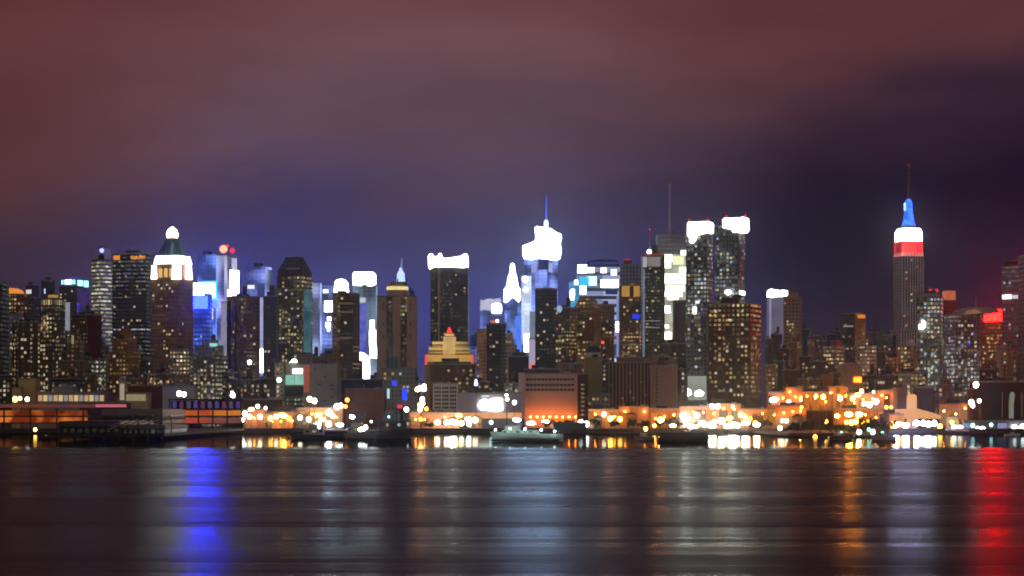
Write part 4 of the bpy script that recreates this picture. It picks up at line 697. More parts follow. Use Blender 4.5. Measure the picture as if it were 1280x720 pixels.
# ================= centre right low =================
rib = Bld('ribbed_building', 'brown office block faced with tall vertical ribs', 759, 813, 454, 1830, plain('brown_black_glass', (.03, .02, .018), .4), dep=36, cat='building')
for k in range(12):
    x_ = 760.3+k*4.4; rib.front(x_, x_+1.9, 455, 509, plain('brown_rib', (.36, .19, .13)) if k == 0 else bpy.data.materials['brown_rib'], 'rib', proud=.4, th=1.4)
b = rib; b.tier(773, 806, 447, 454, plain('brown_roof_storey', (.22, .12, .09)), 'roof_storey'); 
for x_, y_ in ((787, 466), (801, 477), (787, 489), (777, 497), (791, 497), (806, 493), (762, 481)): b.front(x_, x_+1.6, y_, y_+1.6, WINM[3], 'lit_window', proud=2.0)
b = Bld('brick_building', 'plain tan block with one column of slot windows, right of the ribbed block', 813, 847, 458, 1820, plain('tan_render', (.46, .26, .17), scale=.03), dep=34); b.roofkit()
for k in range(9): b.front(820.2, 821.4, 460+k*5, 462.6+k*5, plain('slot_glass2', (.03, .02, .02), .3) if k == 0 else bpy.data.materials['slot_glass2'], 'slot_window')
b = Bld('drill_hall', 'brown barrel roofed hall above the plain tan block', 806, 846, 452, 2000, plain('brown_hall', (.24, .13, .09)), dep=30, cat='building', noroof=True)
MB().prism([(b.lx(826)+math.cos(a)*b.s*19, b.z(452)+math.sin(a)*b.s*9) for a in [math.pi*k/14 for k in range(15)]], 0, 30).build('barrel_roof', plain('barrel_sheet', (.3, .18, .13)), b.root); b.front(823, 836, 447, 450.5, DARKM, 'louvre')
b = Bld('hospital_building', 'orange lit broad building with three bands of dark windows', 656, 722, 468, 1800, plain('peach_render', (.62, .44, .33), scale=.03), dep=36, cat='building'); b.roofkit(yt=468)
for y_ in (473, 480, 486):
    for k in range(13): b.front(657.5+k*4.7, 661.3+k*4.7, y_, y_+2.6, DARKM, 'window', proud=.12)
b.front(648, 656.5, 466, 524, plain('pale_pillar_stone', (.6, .48, .4)), 'corner_pillar', proud=.3, th=6)
HOSP = b
b = Bld('hospital_building', 'dark narrow wing with lit stair windows attached right of the orange lit building', 722, 735, 468, 1795, plain('dark_wing_brick', (.07, .035, .025)), dep=30); b.roofkit(box=False)
for k in range(8): b.front(726, 730.5, 480+k*5.3, 482.2+k*5.3, WINM[3], 'stair_window')
# domed beige, far right centre houses
b = Bld('church_hall', 'round topped peach lit building below the far orange half tower', 1050, 1078, 462, 2050, plain('peach_hall', (.62, .42, .28)), dep=24, noroof=True)
MB().prism([(b.lx(1064)+math.cos(a)*b.s*14, b.z(462)+math.sin(a)*b.s*9.5) for a in [math.pi*k/14 for k in range(15)]], 0, 24).build('round_top', plain('peach_hall_roof', (.62, .42, .28)), b.root)
b.front(1067, 1082, 471.5, 478, glow('orange_sign_light', (1, .18, .01), 5), 'orange_sign')
b = Bld('apartment_building', 'cream windowed block with an orange brick roof storey, left of the peach round topped building', 1031, 1057, 434, 2150, f_gold(lit=.5, ca=CREAM, cb=GOLD, st=.42), xc=1044, wins=16); b.tier(1042, 1055, 426, 434, plain('orange_roof_storey', (.3, .13, .06)), 'roof_storey')
b = Bld('apartment_building', 'cream windowed block right of the peach round topped building', 1071, 1098, 433, 2130, facade((.4,.3,.2), lit=.35, ca=CREAM, cb=GOLD, st=.42), xc=1083, wins=16); b.tier(1072, 1084, 425, 433, name='roof_storey')
b = Bld('brick_building', 'orange lit low house below the cream windowed block', 1029, 1042, 469, 1950, plain('orange_low_brick', (.42, .2, .08)), dep=18); b.roofkit()
b = Bld('brick_building', 'dim rust brick house right of the brown apartment block', 958, 972, 457, 1950, facade((.24,.10,.04), lit=.3, ca=WARM, cb=WARM, st=.3), dep=20, wins=5); b.roofkit()
b = Bld('brick_building', 'rust warehouse low behind the row of orange lamps right of the brown apartment block', 981, 1000, 463, 2000, plain('rust_brick', (.16, .06, .03)), dep=20); b.roofkit(tank=True)
# ------------------------------------------------------------------ smaller blocks that fill the skyline
def filler(x0, x1, yt, d, label, kind='dark', **k):
    m = dict(dark=f_dark, brown=f_brown, gold=f_gold, grey=f_grey, beige=f_beige)[kind](**{**dict(fu=.5, fv=.5), **k})
    rn = random.Random(int(x0*13+d)); xc = x0+(x1-x0)*rn.choice((.35, .6, .72))
    b = Bld('apartment_building' if (x1-x0) > 10 else 'town_house', label, x0, x1, yt, d, m, xc=xc, wins=max(3, int((x1-x0)*.45)), wface='b', wm=(0, 1, 3, 3))
    b.roofkit(tank=rn.random() < .45, mast=rn.choice((0, 0, 5))); return b
for a in (
 (-20, 14, 470, 1840, 'low dark block at the foot of the gold windowed twins, cut by the left edge', 'dark'),
 (14, 48, 478, 1850, 'low dark block under the shorter gold windowed twin', 'dark'),
 (76, 88, 440, 1900, 'dark narrow house left of the tan stepped block', 'dark'),
 (99, 113, 447, 1920, 'dark brown block between the tan stepped block and the narrow tan house', 'brown'),
 (112, 136, 450, 1930, 'grey windowed block beneath the round arched tower', 'grey'),
 (60, 100, 474, 1810, 'long low block in front of the tan stepped block', 'dark'),
 (118, 134, 433, 2150, 'brown stepped block behind the grey windowed block', 'brown'),
 (168, 188, 448, 2000, 'black low block at the foot of the black slab', 'dark'),
 (150, 180, 474, 1820, 'low rust block below the ochre stepped brick building', 'brown'),
 (183, 215, 468, 1850, 'low dark brick block at the foot of the pyramid tower', 'brown'),
 (276, 296, 466, 1860, 'black block with a white lamp below the brown black faced tower', 'dark'),
 (296, 318, 476, 1830, 'low dark house row right of the black block with the white lamp', 'dark'),
 (318, 344, 474, 1850, 'dark block left of the pale green lit facade', 'dark'),
 (386, 402, 446, 2250, 'dark hipped block at the foot of the periwinkle slab', 'dark'),
 (422, 444, 462, 2000, 'brown block between the grey warehouse and the black banded tower', 'brown'),
 (462, 480, 470, 2050, 'dark block below the white streaks', 'dark'),
 (516, 528, 478, 1900, 'dim house right of the grey green round bayed building', 'grey'),
 (592, 612, 478, 1900, 'dark low block under the blue haze, right of the dark brown brick block', 'dark'),
 (630, 650, 480, 1880, 'slate low block in front of the low black block', 'grey'),
 (655, 700, 462, 1900, 'dark row house block behind the orange lit hospital building', 'dark'),
 (698, 732, 455, 1930, 'brown block above the dark hospital wing', 'brown'),
 (752, 764, 450, 1950, 'dark slim house left of the ribbed block', 'dark'),
 (828, 862, 430, 2100, 'black block above the brown barrel roofed hall', 'dark'),
 (844, 860, 462, 1900, 'dark slim block between the plain tan block and the left twin tower', 'dark'),
 (957, 966, 424, 2600, 'distant dark block at the foot of the white crowned lavender tower', 'dark'),
 (964, 979, 418, 2700, 'distant dark block with a rooftop tank under the white crown', 'dark'),
 (974, 990, 436, 2400, 'black mid height block left of the tan round topped tower foot', 'dark'),
 (988, 1003, 428, 2550, 'brown mid block at the foot of the tan round topped tower', 'brown'),
 (1000, 1012, 412, 3000, 'distant dark block right of the tan round topped tower', 'dark'),
 (1010, 1019, 425, 2900, 'distant dark narrow block with red brick top', 'brown'),
 (1016, 1026, 420, 3100, 'pointed dark block in the dip of the skyline', 'dark'),
 (1024, 1035, 427, 3000, 'low dark block in the dip of the skyline', 'dark'),
 (1034, 1046, 418, 2900, 'dark block left of the far black and orange slab', 'dark'),
 (1042, 1056, 414, 3100, 'tall dark block touching the far black and orange slab', 'dark'),
 (1084, 1094, 416, 3000, 'dark block right of the far black and orange slab', 'dark'),
 (1092, 1108, 415, 3100, 'dark flat block second right of the far black and orange slab', 'dark'),
 (1104, 1122, 419, 3000, 'dark block touching the left foot of the tricolour skyscraper', 'dark'),
 (1098, 1112, 440, 2500, 'black mid block right of the cream windowed blocks', 'dark'),
 (1110, 1126, 448, 2300, 'dark rust block left of the mottled tan block', 'brown'),
 (1000, 1018, 446, 2200, 'black block in the middle of the dark district', 'dark'),
 (1014, 1032, 452, 2150, 'dark block left of the cream windowed blocks', 'dark'),
 (968, 984, 452, 2120, 'black block above the rust brick house', 'dark'),
 (1040, 1052, 466, 1980, 'brown house under the left cream windowed block', 'brown'),
 (1078, 1100, 470, 1960, 'dark house under the right cream windowed block', 'dark'),
 (1098, 1126, 470, 1900, 'rust block left of the olive lit lower wing', 'brown'),
 (998, 1030, 474, 1900, 'low rust block above the orange lamp row', 'brown'),
 (1192, 1218, 490, 1830, 'low grey block below the wide grey apartment tower', 'grey'),
 (1226, 1252, 462, 1900, 'dark block between the red crowned tower and the black box', 'dark'),
 (1166, 1176, 494, 1800, 'small lit house right of the ribbed black block', 'brown'),
): filler(*a[:5], a[5])
for i, (x0, x1, yt) in enumerate(((-60, 40, 440), (140, 240, 452), (240, 345, 450), (345, 470, 455), (520, 610, 446), (640, 720, 440), (735, 860, 440), (990, 1060, 455), (1060, 1130, 458), (1180, 1262, 450))):
    pass

# ================= waterfront =================
wlm = glow('wall_lamp_sodium', (1, .22, .018), 120); wlmesh = MB().ball((0, 0, 0), .55, 10, 6).mesh('wall_lamp', wlm)  # lamps added along the sheds to fill their walls with orange
def wl_(b, px, py, off=2.6):
    o = bpy.data.objects.new('wall_lamp', wlmesh); COL.objects.link(o); o.parent = b.root; o.location = (b.lx(px), -off, b.z(py))
    MB().bar((b.lx(px), 0, b.z(py)+.6), (b.lx(px), -off, b.z(py)+.6), .08).build('lamp_arm', DARKM, o).location = (-b.lx(px), off, -b.z(py))
ol = lambda st=.9: glowvar('orange_lit_interior', (1, .24, .04), (.25, .03, .008), st, .07, .42, .6)
def gallery(name, label, x0, x1, d, roof, levels, post, dep=30, wmats=None):
    """two storey pier head: slabs, posts and lit back walls, on piles in the water"""
    s = d/F; root = empty(name, (P(x0, HY, d).x, d, 0)); tag(root, label, 'pier building'); Wd = (x1-x0)*s
    dm = plain('gallery_slab', (.06, .05, .05))
    MB().box(-1, Wd+1, -.6, dep, Z(roof[1], d), Z(roof[0], d)).build('roof', roof[2], root)
    for (ya, yb, mat, wn) in levels:
        o = MB().box(.3, Wd-.3, 5, 6, Z(yb, d), Z(ya, d)).build('back_wall', mat, root)  # back wall glows, interior lamplight put in as emission
        MB().box(0, Wd, -.3, dep-.5, Z(yb, d)-.9, Z(yb, d)).build('floor_slab', dm, root)
        if wn:
            k = 0; x = 1.5
            while x < Wd-3.5:
                MB().box(x, x+2.9, 4.2, 4.6, Z(yb, d)+.4, Z(ya, d)-.4).build('lit_window', wn[k*7 % len(wn)], root); x += 5.0; k += 1
    x = 0
    while x <= Wd: MB().box(x-.5, x+.5, -.3, .5, -1.5, Z(roof[1], d)).build('post', dm, root); x += post*s
    return root
g1 = gallery('pier_terminal', 'two storey pier terminal with orange lit galleries at the left edge', -28, 108, 1650, (505, 509.5, glowvar('dull_red_roof_light', (.35, .07, .03), (.16, .08, .08), .5, .03)), [(513, 519.6, ol(.42), None), (521.5, 528, ol(.72), None)], 33)  # dull red light on the roof put in as emission
g2 = gallery('pier_terminal', 'pier terminal with a violet lit upper window row, below the blue glass tower', 212, 302, 1700, (498.5, 500, DARKM), [(501, 511, plain('dark_wall', (.03, .02, .04)), [glow('violet_window', (.14, .08, .38), .42, False), glow('plum_window', (.3, .07, .2), .35, False), glow('mauve_window', (.24, .16, .26), .3, False)]), (513, 519.5, glowvar('red_orange_interior', (.75, .07, .03), (1, .32, .03), .5, .05), None), (522, 529, glowvar('dim_red_interior', (.6, .08, .04), (.10, .07, .07), .7, .03), None)], 18)
b = Bld('shed', 'cream box shaped shed behind the left pier terminal', 23, 45, 474, 1760, plain('cream_sheet', (.56, .44, .2)), dep=18, cat='shed'); b.front(23.5, 44, 474.8, 489, plain('cream_sheet2', (.56, .44, .2)), 'front_panel')
b = Bld('shed', 'smaller cream annex left of the cream box shed', 15, 26, 486, 1750, plain('cream_annex', (.5, .38, .22)), dep=14, cat='shed')
b = Bld('long_shed', 'long low shed with a row of pale lit bays behind the left pier terminal', 46, 132, 491, 1745, plain('shed_sheet', (.25, .22, .2)), dep=24, cat='shed')
pal = [glow('bay_peach', (.75, .42, .2), .75, False), glow('bay_cream', (.8, .6, .3), .8, False), glow('bay_grey', (.4, .42, .42), .6, False), glow('bay_tan', (.6, .4, .26), .7, False)]
for k in range(13): b.front(48+k*6.4, 53+k*6.4, 494, 501.5, pal[(k*5+k//3) % 4], 'lit_bay')
b.tier(67, 90, 484, 491, plain('blue_grey_roof', (.22, .28, .34)), 'roof_lantern'); b.tier(76, 84, 480.5, 484, plain('blue_grey_roof', (.3, .36, .42)), 'cupola')
b = Bld('shed', 'shed with a pink lit roof edge right of the long pale lit shed', 100, 158, 504, 1720, plain('dark_shed', (.08, .05, .05)), dep=20, cat='shed'); b.front(101, 158, 505.3, 509, glow('pink_edge_light', (.62, .16, .2), .8), 'pink_roof_edge')
b = Bld('silo', 'cream vertical silo tower with a sloping roof left of the pyramid tower waterfront', 149, 156, 476, 1760, plain('cream_silo', (.6, .5, .36)), dep=8, cat='silo'); b.poly([(149, 476), (156, 476), (153, 470), (150, 471)], plain('silo_roof', (.4, .45, .5)), 'silo_roof', 0, 8); b.front(150, 155.5, 480, 500, glowvar('silo_light', (.5, .42, .28), (.62, .54, .38), .6, .1), 'lit_face')  # silo face glows, light on it put in as emission
b = Bld('shed', 'cream roofed shed right of the cream silo tower', 156, 184, 492, 1750, plain('cream_roof_shed', (.5, .42, .25)), dep=20, cat='shed'); b.front(158, 182, 493, 501, glowvar('shed_cream_light', (.42, .34, .18), (.5, .42, .25), .6, .1), 'lit_face')  # cream light on this face put in as emission
b = Bld('brick_shed', 'dark red shed left of the grey panelled shed', 160, 202, 483, 1790, plain('red_shed', (.20, .035, .02)), dep=20, cat='shed')
b = Bld('shed', 'grey panelled shed with a bright white lamp above the violet window row', 203, 243, 483, 1770, plain('grey_panels', (.42, .44, .44)), dep=20, cat='shed'); b.tier(219, 232, 480, 483, plain('grey_panels2', (.42, .44, .44)), 'roof_box')
b = Bld('shed', 'wide dark shed behind the peach lamps, left of the grey warehouse', 290, 350, 500, 1790, plain('dark_brown_shed', (.10, .07, .05)), dep=20, cat='shed'); b.roofkit()
for (x0, x1, yt, d, lab, ca, cb, st) in (
 (299, 334, 514, 1745, 'peach lit shed at the left end of the lamp row below the grey warehouse', (1, .42, .1), (.9, .55, .35), .6),
 (334, 372, 516, 1745, 'yellow lit shed left of centre in the lamp row below the grey warehouse', (1, .45, .04), (1, .6, .2), .8),
 (372, 428, 511, 1745, 'wide cream lit shed at the right end of the lamp row below the grey warehouse', (1, .5, .15), (1, .7, .45), .7),
 (512, 574, 517, 1745, 'low shop row lit peach below the white loft building', (.9, .34, .12), (.8, .42, .2), .6),
 (736, 774, 513, 1760, 'orange lit shed under the left half of the ribbed block', (.95, .25, .04), (1, .4, .1), .6),
 (774, 811, 509, 1760, 'deep orange lit hall under the right half of the ribbed block', (.9, .18, .02), (1, .3, .05), .8),
 (811, 850, 512, 1760, 'orange lit shed under the plain tan block', (1, .25, .03), (1, .36, .06), .7),
 (850, 884, 509, 1770, 'peach lit hall at the foot of the twin towers', (.8, .4, .25), (1, .6, .4), .6),
 (884, 926, 506, 1770, 'pale lit hall with white ring lamps below the brown apartment block', (.55, .42, .3), (.9, .6, .25), .6),
 (926, 960, 512, 1770, 'amber lit shed below the right end of the brown apartment block', (.9, .4, .05), (.9, .3, .05), .6),
 (960, 1008, 508, 1760, 'orange lit shed left of the brown ribbed container shed', (.8, .25, .04), (.95, .42, .1), .6),
 (1043, 1098, 512, 1760, 'orange lit shed right of the brown ribbed container shed', (.75, .22, .03), (.9, .34, .05), .6),
 (960, 982, 491, 1832, 'low rust orange block behind the blue white mast lamp', (.35, .10, .02), (.7, .22, .04), .5),
 (982, 1003, 485, 1836, 'orange lit block with a roof hut left of the yellow mast lamps', (.5, .15, .02), (.85, .3, .05), .6),
 (1003, 1036, 491, 1830, 'orange lit block behind the two yellow mast lamps', (.7, .2, .03), (.85, .3, .05), .7),
 (1036, 1060, 484, 1838, 'taller orange lit block behind the cream mast lamp', (.35, .10, .02), (.85, .3, .05), .6),
 (1060, 1096, 493, 1831, 'low amber lit block behind the white mast lamps', (.9, .35, .05), (.85, .3, .05), .7),
 (1096, 1121, 489, 1834, 'dim rust block left of the small orange lit brick house', (.25, .08, .02), (.5, .16, .03), .5),
 (1174, 1226, 506, 1790, 'orange and teal lit shed below the taller orange brown brick house', (.7, .25, .06), (.35, .32, .26), .6),
 (1098, 1130, 519, 1750, 'small orange lit shed under the peach canopy', (1, .4, .08), (.9, .5, .18), .7),
):
    dd = d if d > 1780 else 1717+(x0 % 5)
    sc_ = lambda y: y if dd == d else HY+(y-HY)*1.0
    b = Bld('waterfront_shed', lab, x0, x1, yt, dd, plain('stucco_'+str(x0), ((.42, .27, .16), (.30, .16, .08), (.5, .36, .25), (.24, .15, .10))[(x0*7) % 4], scale=.05), dep=16, cat='shed')
    rn = random.Random(x0); wm_ = glowvar('lamp_lit_frontage', ca, cb, st*.8, .06); n = max(3, int((x1-x0)/11)); w_ = (x1-x0)/n  # some bays glow: lamplight on the frontage put in as emission
    for k in range(n):
        if rn.random() < .5: b.front(x0+k*w_+rn.uniform(.5, 3), x0+(k+1)*w_-rn.uniform(.5, 3), yt+rn.uniform(2, 7), 531, wm_, 'lit_bay', proud=.1)
        wl_(b, x0+(k+.5)*w_+rn.uniform(-2, 2), yt+rn.uniform(4, 12))
    b.roofkit()
    if x1-x0 > 60:
        for k in range(int((x1-x0)/22)): xx = b.lx(x0+9+k*22+rn.uniform(-5, 5)); MB().box(xx, xx+rn.uniform(2, 7), 2, 8, b.zt, b.zt+rn.uniform(1, 3.2)).build('roof_unit', ROOFM, b.root)
b = Bld('container_shed', 'brown ribbed container shed amid the orange lit sheds', 1007, 1043, 514, 1730, plain('brown_sheet', (.12, .05, .03)), dep=14, cat='shed')
for k in range(9): b.front(1008+k*4, 1009+k*4, 514.5, 527, plain('brown_sheet_rib', (.2, .09, .05)), 'rib') if k % 2 == 0 else None
b.front(1012, 1030, 528, 531.5, glow('teal_grey_light', (.16, .22, .22), .6), 'lit_strip')
for (x0, x1, yt, col, lab) in ((236, 252, 519, (.2,.18,.16), 'small grey hut left of the peach lamp cluster'), (330, 340, 514, (.3,.2,.12), 'narrow tan hut among the peach lamps'), (366, 384, 517, (.12,.1,.1), 'dark hut below the black billboard'), (436, 456, 514, (.1,.08,.08), 'black hut below the orange brown brick warehouse'), (476, 492, 520, (.1,.1,.11), 'dark hut behind the tall black moored ship'), (500, 514, 523, (.2,.18,.18), 'grey hut left of the tall orange floodlight'), (588, 602, 519, (.35,.2,.12), 'tan hut between the loft building and the billboard hall'), (742, 753, 519, (.14,.12,.1), 'dark hut right of the dark hospital wing'), (782, 797, 515, (.4,.2,.08), 'rust hut in the middle of the long orange lit wall'), (836, 850, 521, (.3,.16,.08), 'rust hut left of the twin tower floodlight'), (866, 876, 513, (.4,.3,.25), 'pale hut between the twin towers and the brown apartment block'), (936, 954, 519, (.12,.08,.06), 'black hut under the right end of the brown apartment block'), (990, 1004, 517, (.3,.2,.1), 'tan hut left of the brown ribbed container shed'), (1100, 1112, 516, (.1,.09,.09), 'black hut left of the peach canopy'), (1184, 1198, 518, (.35,.3,.25), 'pale hut right of the peach canopy')):
    b = Bld('quay_hut', lab, x0, x1, yt+3, 1715, plain('hut_wall', col), dep=5, cat='hut', noroof=True)
    z1 = b.z(yt+3); MB().prism([(-b.w1-.4, z1), (.4, z1), (-b.w1*.5, b.z(yt))], -.5, 5.5).build('gable_roof', ROOFM, b.root)
    b.front(x0+2, x0+4.5, 528, 534, DARKM, 'door'); b.front(x1-5, x1-2.5, 528, 531, WINM[0], 'window')
# peach canopy and chimney
b = Bld('chimney', 'peach lit round headed chimney tower above the peach canopy', 1135, 1146, 497, 1745, glowvar('peach_lit_render', (.95, .45, .2), (.9, .5, .26), .85, .05), dep=6, cat='chimney', noroof=True)  # peach light on the chimney put in as emission
MB().prism([(b.lx(x), b.z(y)) for x, y in ((1135, 497), (1146, 497), (1145.5, 494.5), (1143.5, 493), (1137.5, 493), (1135.5, 494.5))], 0, 6).build('rounded_head', bpy.data.materials['peach_lit_render'], b.root)
s_ = 1735/F; root = empty('canopy', (P(1098, HY, 1735).x, 1735, 0)); tag(root, 'wide peach lit sail canopy under the peach chimney tower', 'canopy')
def cz(y): return Z(y, 1735)
MB().prism([((x-1098)*s_, cz(y)) for x, y in ((1098, 523), (1100, 517), (1122, 511.5), (1148, 511), (1166, 516), (1177, 519.5), (1176, 523.5))], 0, 12).build('canopy_roof', glowvar('canopy_light', (1, .46, .18), (.85, .4, .16), .8, .05), root)  # canopy roof glows, standing for light on it
for x in (1100, 1120, 1140, 1160, 1175): MB().bar(((x-1098)*s_, 1, 3), ((x-1098)*s_, 1, cz(522)), .3).build('post', STEEL, root)
b = Bld('pier_shed', 'long grey blue pier shed with blazing white doors at the right edge', 1205, 1300, 527, 1710, plain('blue_grey_shed', (.2, .22, .3)), dep=16, cat='shed')
for x0_, x1_, y0_, y1_ in ((1205, 1212, 529, 535), (1247, 1258, 529, 536)): b.front(x0_, x1_, y0_, y1_, glow('dusk_door_light', (.35, .38, .7), .6), 'lit_door')

for px in range(663, 722, 8): wl_(HOSP, px, 521, 6)  # row of added lamps making the glow at the wall's foot
# ------------------------------------------------------------------ piers
def pier(label, x0, x1, d0, d1, top=3.0, under=None):
    s0 = d0/F; root = empty('pier', (P((x0+x1)/2, HY, d0).x, d0, 0)); tag(root, label, 'pier'); w = (x1-x0)*s0/2
    MB().box(-w, w, 0, d1-d0, top-1.2, top).build('deck', plain('pier_deck', (.09, .085, .08)), root)
    m_ = plain('pier_pile', (.05, .045, .04)); k = -w+1
    pile = MB().lathe([(.5, -2), (.5, top-1.2)], 0, 0, 8).mesh('pile', m_)
    n = max(3, int(2*w/7))
    for i in range(n):
        o = bpy.data.objects.new('pile', pile); COL.objects.link(o); o.parent = root; o.location = (-w+1+i*(2*w-2)/(n-1), .8, 0)
    MB().box(-w, w, -.3, 0, top-1.0, top+.35).build('fender_beam', plain('fender', (.04, .035, .03)), root)
    return root, w
def shed_on(label, x0, x1, d, yt, zb, roofm, wallm, dep, ye=None, name='pier_shed'):
    b = Bld(name, label, x0, x1, (ye or yt+4), d, wallm, dep=dep, zb=zb, cat='shed', noroof=True)
    ze = b.zt; zt = b.z(yt); m = MB()
    m.prism([(-b.w1-.6, ze), (.6, ze), (0, zt-.2), (-b.w1*.5, zt), (-b.w1, zt-.2)], -.6, dep+.6); m.build('roof', roofm, b.root); return b
r, w = pier('long dark pier reaching out on the left in front of the orange lit pier terminal', 72, 205, 1300, 1690, 3.2)
shed_on('dark long shed on the left pier, nearest the water', 74, 150, 1315, 526, 3.2, plain('wet_roof', (.07, .065, .07), .35), facade((.04,.035,.035), lit=.02, st=.1, bay=4, flo=4), 120, 533)
b = shed_on('dark shed with a pale sloping roof edge behind, on the left pier', 128, 203, 1470, 511, 3.2, plain('wet_roof2', (.26, .2, .17), .5), facade((.05,.04,.04), lit=.08, st=.2, ca=WARM, bay=4, flo=4), 100, 519)
shed_on('low dark shed at the outer right corner of the left pier', 152, 206, 1320, 531, 3.2, plain('wet_roof3', (.2, .16, .14), .5), f_dark(lit=.04), 90, 536)
GWM = plain('gangway_paint', (.5, .42, .36))
for i in range(5):       # raised gangways with trusses
    x0_ = 138+i*14; root = empty('gangway', P(x0_, 536-i*1.5, 1308+i*6)); tag(root, ('first', 'second', 'third', 'fourth', 'fifth')[i]+' sloping steel gangway from the left along the right half of the dark pier', 'gangway', 'gangways on the dark left pier')
    m = MB(); Lg = 9.0; m.bar((0, 0, 0), (Lg, 0, 3.4), .32); m.build('lower_rail', GWM, root)
    m = MB(); m.bar((0, 0, 1.5), (Lg, 0, 4.9), .2); m.build('upper_rail', GWM, root)
    m = MB()
    for k in range(7): m.bar((Lg*k/6, 0, 3.4*k/6), (Lg*k/6, 0, 1.5+3.4*k/6), .09)
    m.build('balusters', STEEL, root)
    m = MB(); m.bar((0, 0, 0), (0, 0, 3.2-root.location.z), .3); m.bar((Lg, 0, 3.4), (Lg, 0, 3.2-root.location.z), .3); m.build('support_legs', DARKM, root)
pier('low dark pier under the grey warehouse, behind the moored tug', 358, 470, 1440, 1690)
pier('dark landing stage in front of the lit orange wall', 700, 792, 1640, 1690, 2.6)
pier('long dark pier in front of the brown apartment block', 862, 985, 1640, 1695, 2.2)
pier('dark tree grown pier on the right', 985, 1118, 1430, 1690, 2.0)
pier('dark quay platform at the right edge', 1212, 1320, 1600, 1690, 3.2)
shed_on('low dark shed on the landing stage', 692, 733, 1650, 528, 2.6, ROOFM, f_dark(lit=.03), 30, 530)

# ------------------------------------------------------------------ boats
def boat(name, label, x0, x1, d, hull, cab, h_px, cabs, bow='r', mast=None, light=None, deck=None):
    s = d/F; Lh = (x1-x0)*s; cx = (x0+x1)/2; root = empty(name, (P(cx, HY, d).x, d, 0)); tag(root, label, 'boat')
    hz = h_px*s; sg = 1 if bow == 'r' else -1; m = MB()
    # plan outline lofted from keel to sheer
    secs = []
    for t in [i/10 for i in range(11)]:
        wd = Lh*.13*min(1, (1.02-t)*2.4)**.6*min(1, .75+t*3); secs.append((t, wd))
    rings = []
    for lvl, (zz, kk, rake) in enumerate(((-.8, .55, 0), (hz*.5, .9, .5), (hz, 1.0, 1.0))):
        rng = []
        for t, wd in secs: rng.append((sg*(-Lh/2+Lh*t*(.94+.06*rake)), -wd*kk, zz+hz*.35*rake*t*t))
        for t, wd in reversed(secs): rng.append((sg*(-Lh/2+Lh*t*(.94+.06*rake)), wd*kk, zz+hz*.35*rake*t*t))
        rings.append(rng)
    k = len(rings[0])
    for rng in rings: m.v += rng
    for j in range(2):
        for i in range(k):
            i2 = (i+1) % k; m.f.append((j*k+i, j*k+i2, (j+1)*k+i2, (j+1)*k+i))
    m.f.append(tuple(range(2*k, 3*k))); m.f.append(tuple(reversed(range(k)))); m.build('hull', hull, root)
    for (a, c, z0, z1, mat, nm) in cabs:
        MB().frustum((-Lh/2+Lh*a, -Lh/2+Lh*c, -Lh*.07, Lh*.07), z0*s, (-Lh/2+Lh*(a+.01), -Lh/2+Lh*(c-.01), -Lh*.06, Lh*.06), z1*s).build(nm, mat, root)
        if nm == 'cabin':
            n = max(3, int(Lh*(c-a)/3))
            for q_ in range(n):
                xx = -Lh/2+Lh*a+(q_+.3)*Lh*(c-a)/n; MB().box(xx, xx+Lh*(c-a)/n*.5, -Lh*.07-.12, -Lh*.07+.1, (z0+(z1-z0)*.45)*s, (z0+(z1-z0)*.75)*s).build('cabin_window', WINM[(q_*3+1) % 4] if q_ % 2 else DARKM, root)
    if mast:
        for (t, zt) in mast: MB().bar((-Lh/2+Lh*t, 0, hz), (-Lh/2+Lh*t, 0, zt*s), .28, 6, .1).build('mast', STEEL, root)
    return root, s, Lh
HB = plain('black_hull', (.045, .045, .055), .4); HG = plain('grey_hull', (.26, .27, .3), .4); CW = plain('white_cabin', (.6, .6, .6), .5); CG = plain('grey_cabin', (.5, .52, .55), .5); HW = plain('mint_white_hull', (.72, .82, .78), .4)
boat('harbour_tug', 'dark tug with a pale wheelhouse below the grey warehouse', 362, 432, 1335, HB, CG, 5, [(.25, .62, 5, 13, CG, 'cabin'), (.34, .5, 13, 19, CW, 'wheelhouse'), (.56, .6, 13, 22, HB, 'funnel')], 'l', [(.42, 32)])
boat('ferry_boat', 'dark moored boat with a glaring white deck light', 430, 474, 1380, HG, CG, 7, [(.1, .7, 7, 14, CG, 'cabin'), (.2, .45, 14, 19, CW, 'wheelhouse')], 'r', [(.3, 30)])
boat('moored_ship', 'tall black moored ship right of the boat with the glaring light', 470, 516, 1360, HB, plain('black_cabin', (.04, .045, .06), .4), 10, [(.08, .85, 10, 22, plain('black_cabin', (.05, .055, .07), .4), 'cabin'), (.18, .62, 22, 31, plain('slate_cabin', (.14, .17, .21), .4), 'wheelhouse'), (.25, .45, 31, 36, HG, 'bridge'), (.66, .76, 22, 38, HB, 'funnel')], 'r', [(.35, 48), (.8, 40)])
r, s_, lh = boat('ferry_boat', 'pale green white ferry with a raised sloping bow in the middle of the waterfront', 612, 704, 1225, HW, CW, 9.5, [(.16, .68, 9.5, 14.5, plain('pale_green_cabin', (.62, .74, .7), .5), 'cabin'), (.2, .42, 14.5, 20, CW, 'wheelhouse')], 'l', [(.4, 26)])
dkl = glow('deck_light', (.7, 1, .92), 55)  # lamps added to the ferry to brighten its pale hull
for t_, zq in ((-.42, 15), (-.22, 16.5), (-.02, 16), (.2, 15), (.38, 13)):
    MB().bar((lh*t_, -lh*.17, 9*s_), (lh*t_, -lh*.17, zq*s_), .09).build('lamp_post', STEEL, r); MB().ball((lh*t_, -lh*.17-.3, zq*s_), .42, 10, 6).build('deck_light', dkl, r)
MB().box(-lh*.48, lh*.44, -lh*.135, -lh*.125, .2, 1.3).build('rubbing_strake', HB, r)
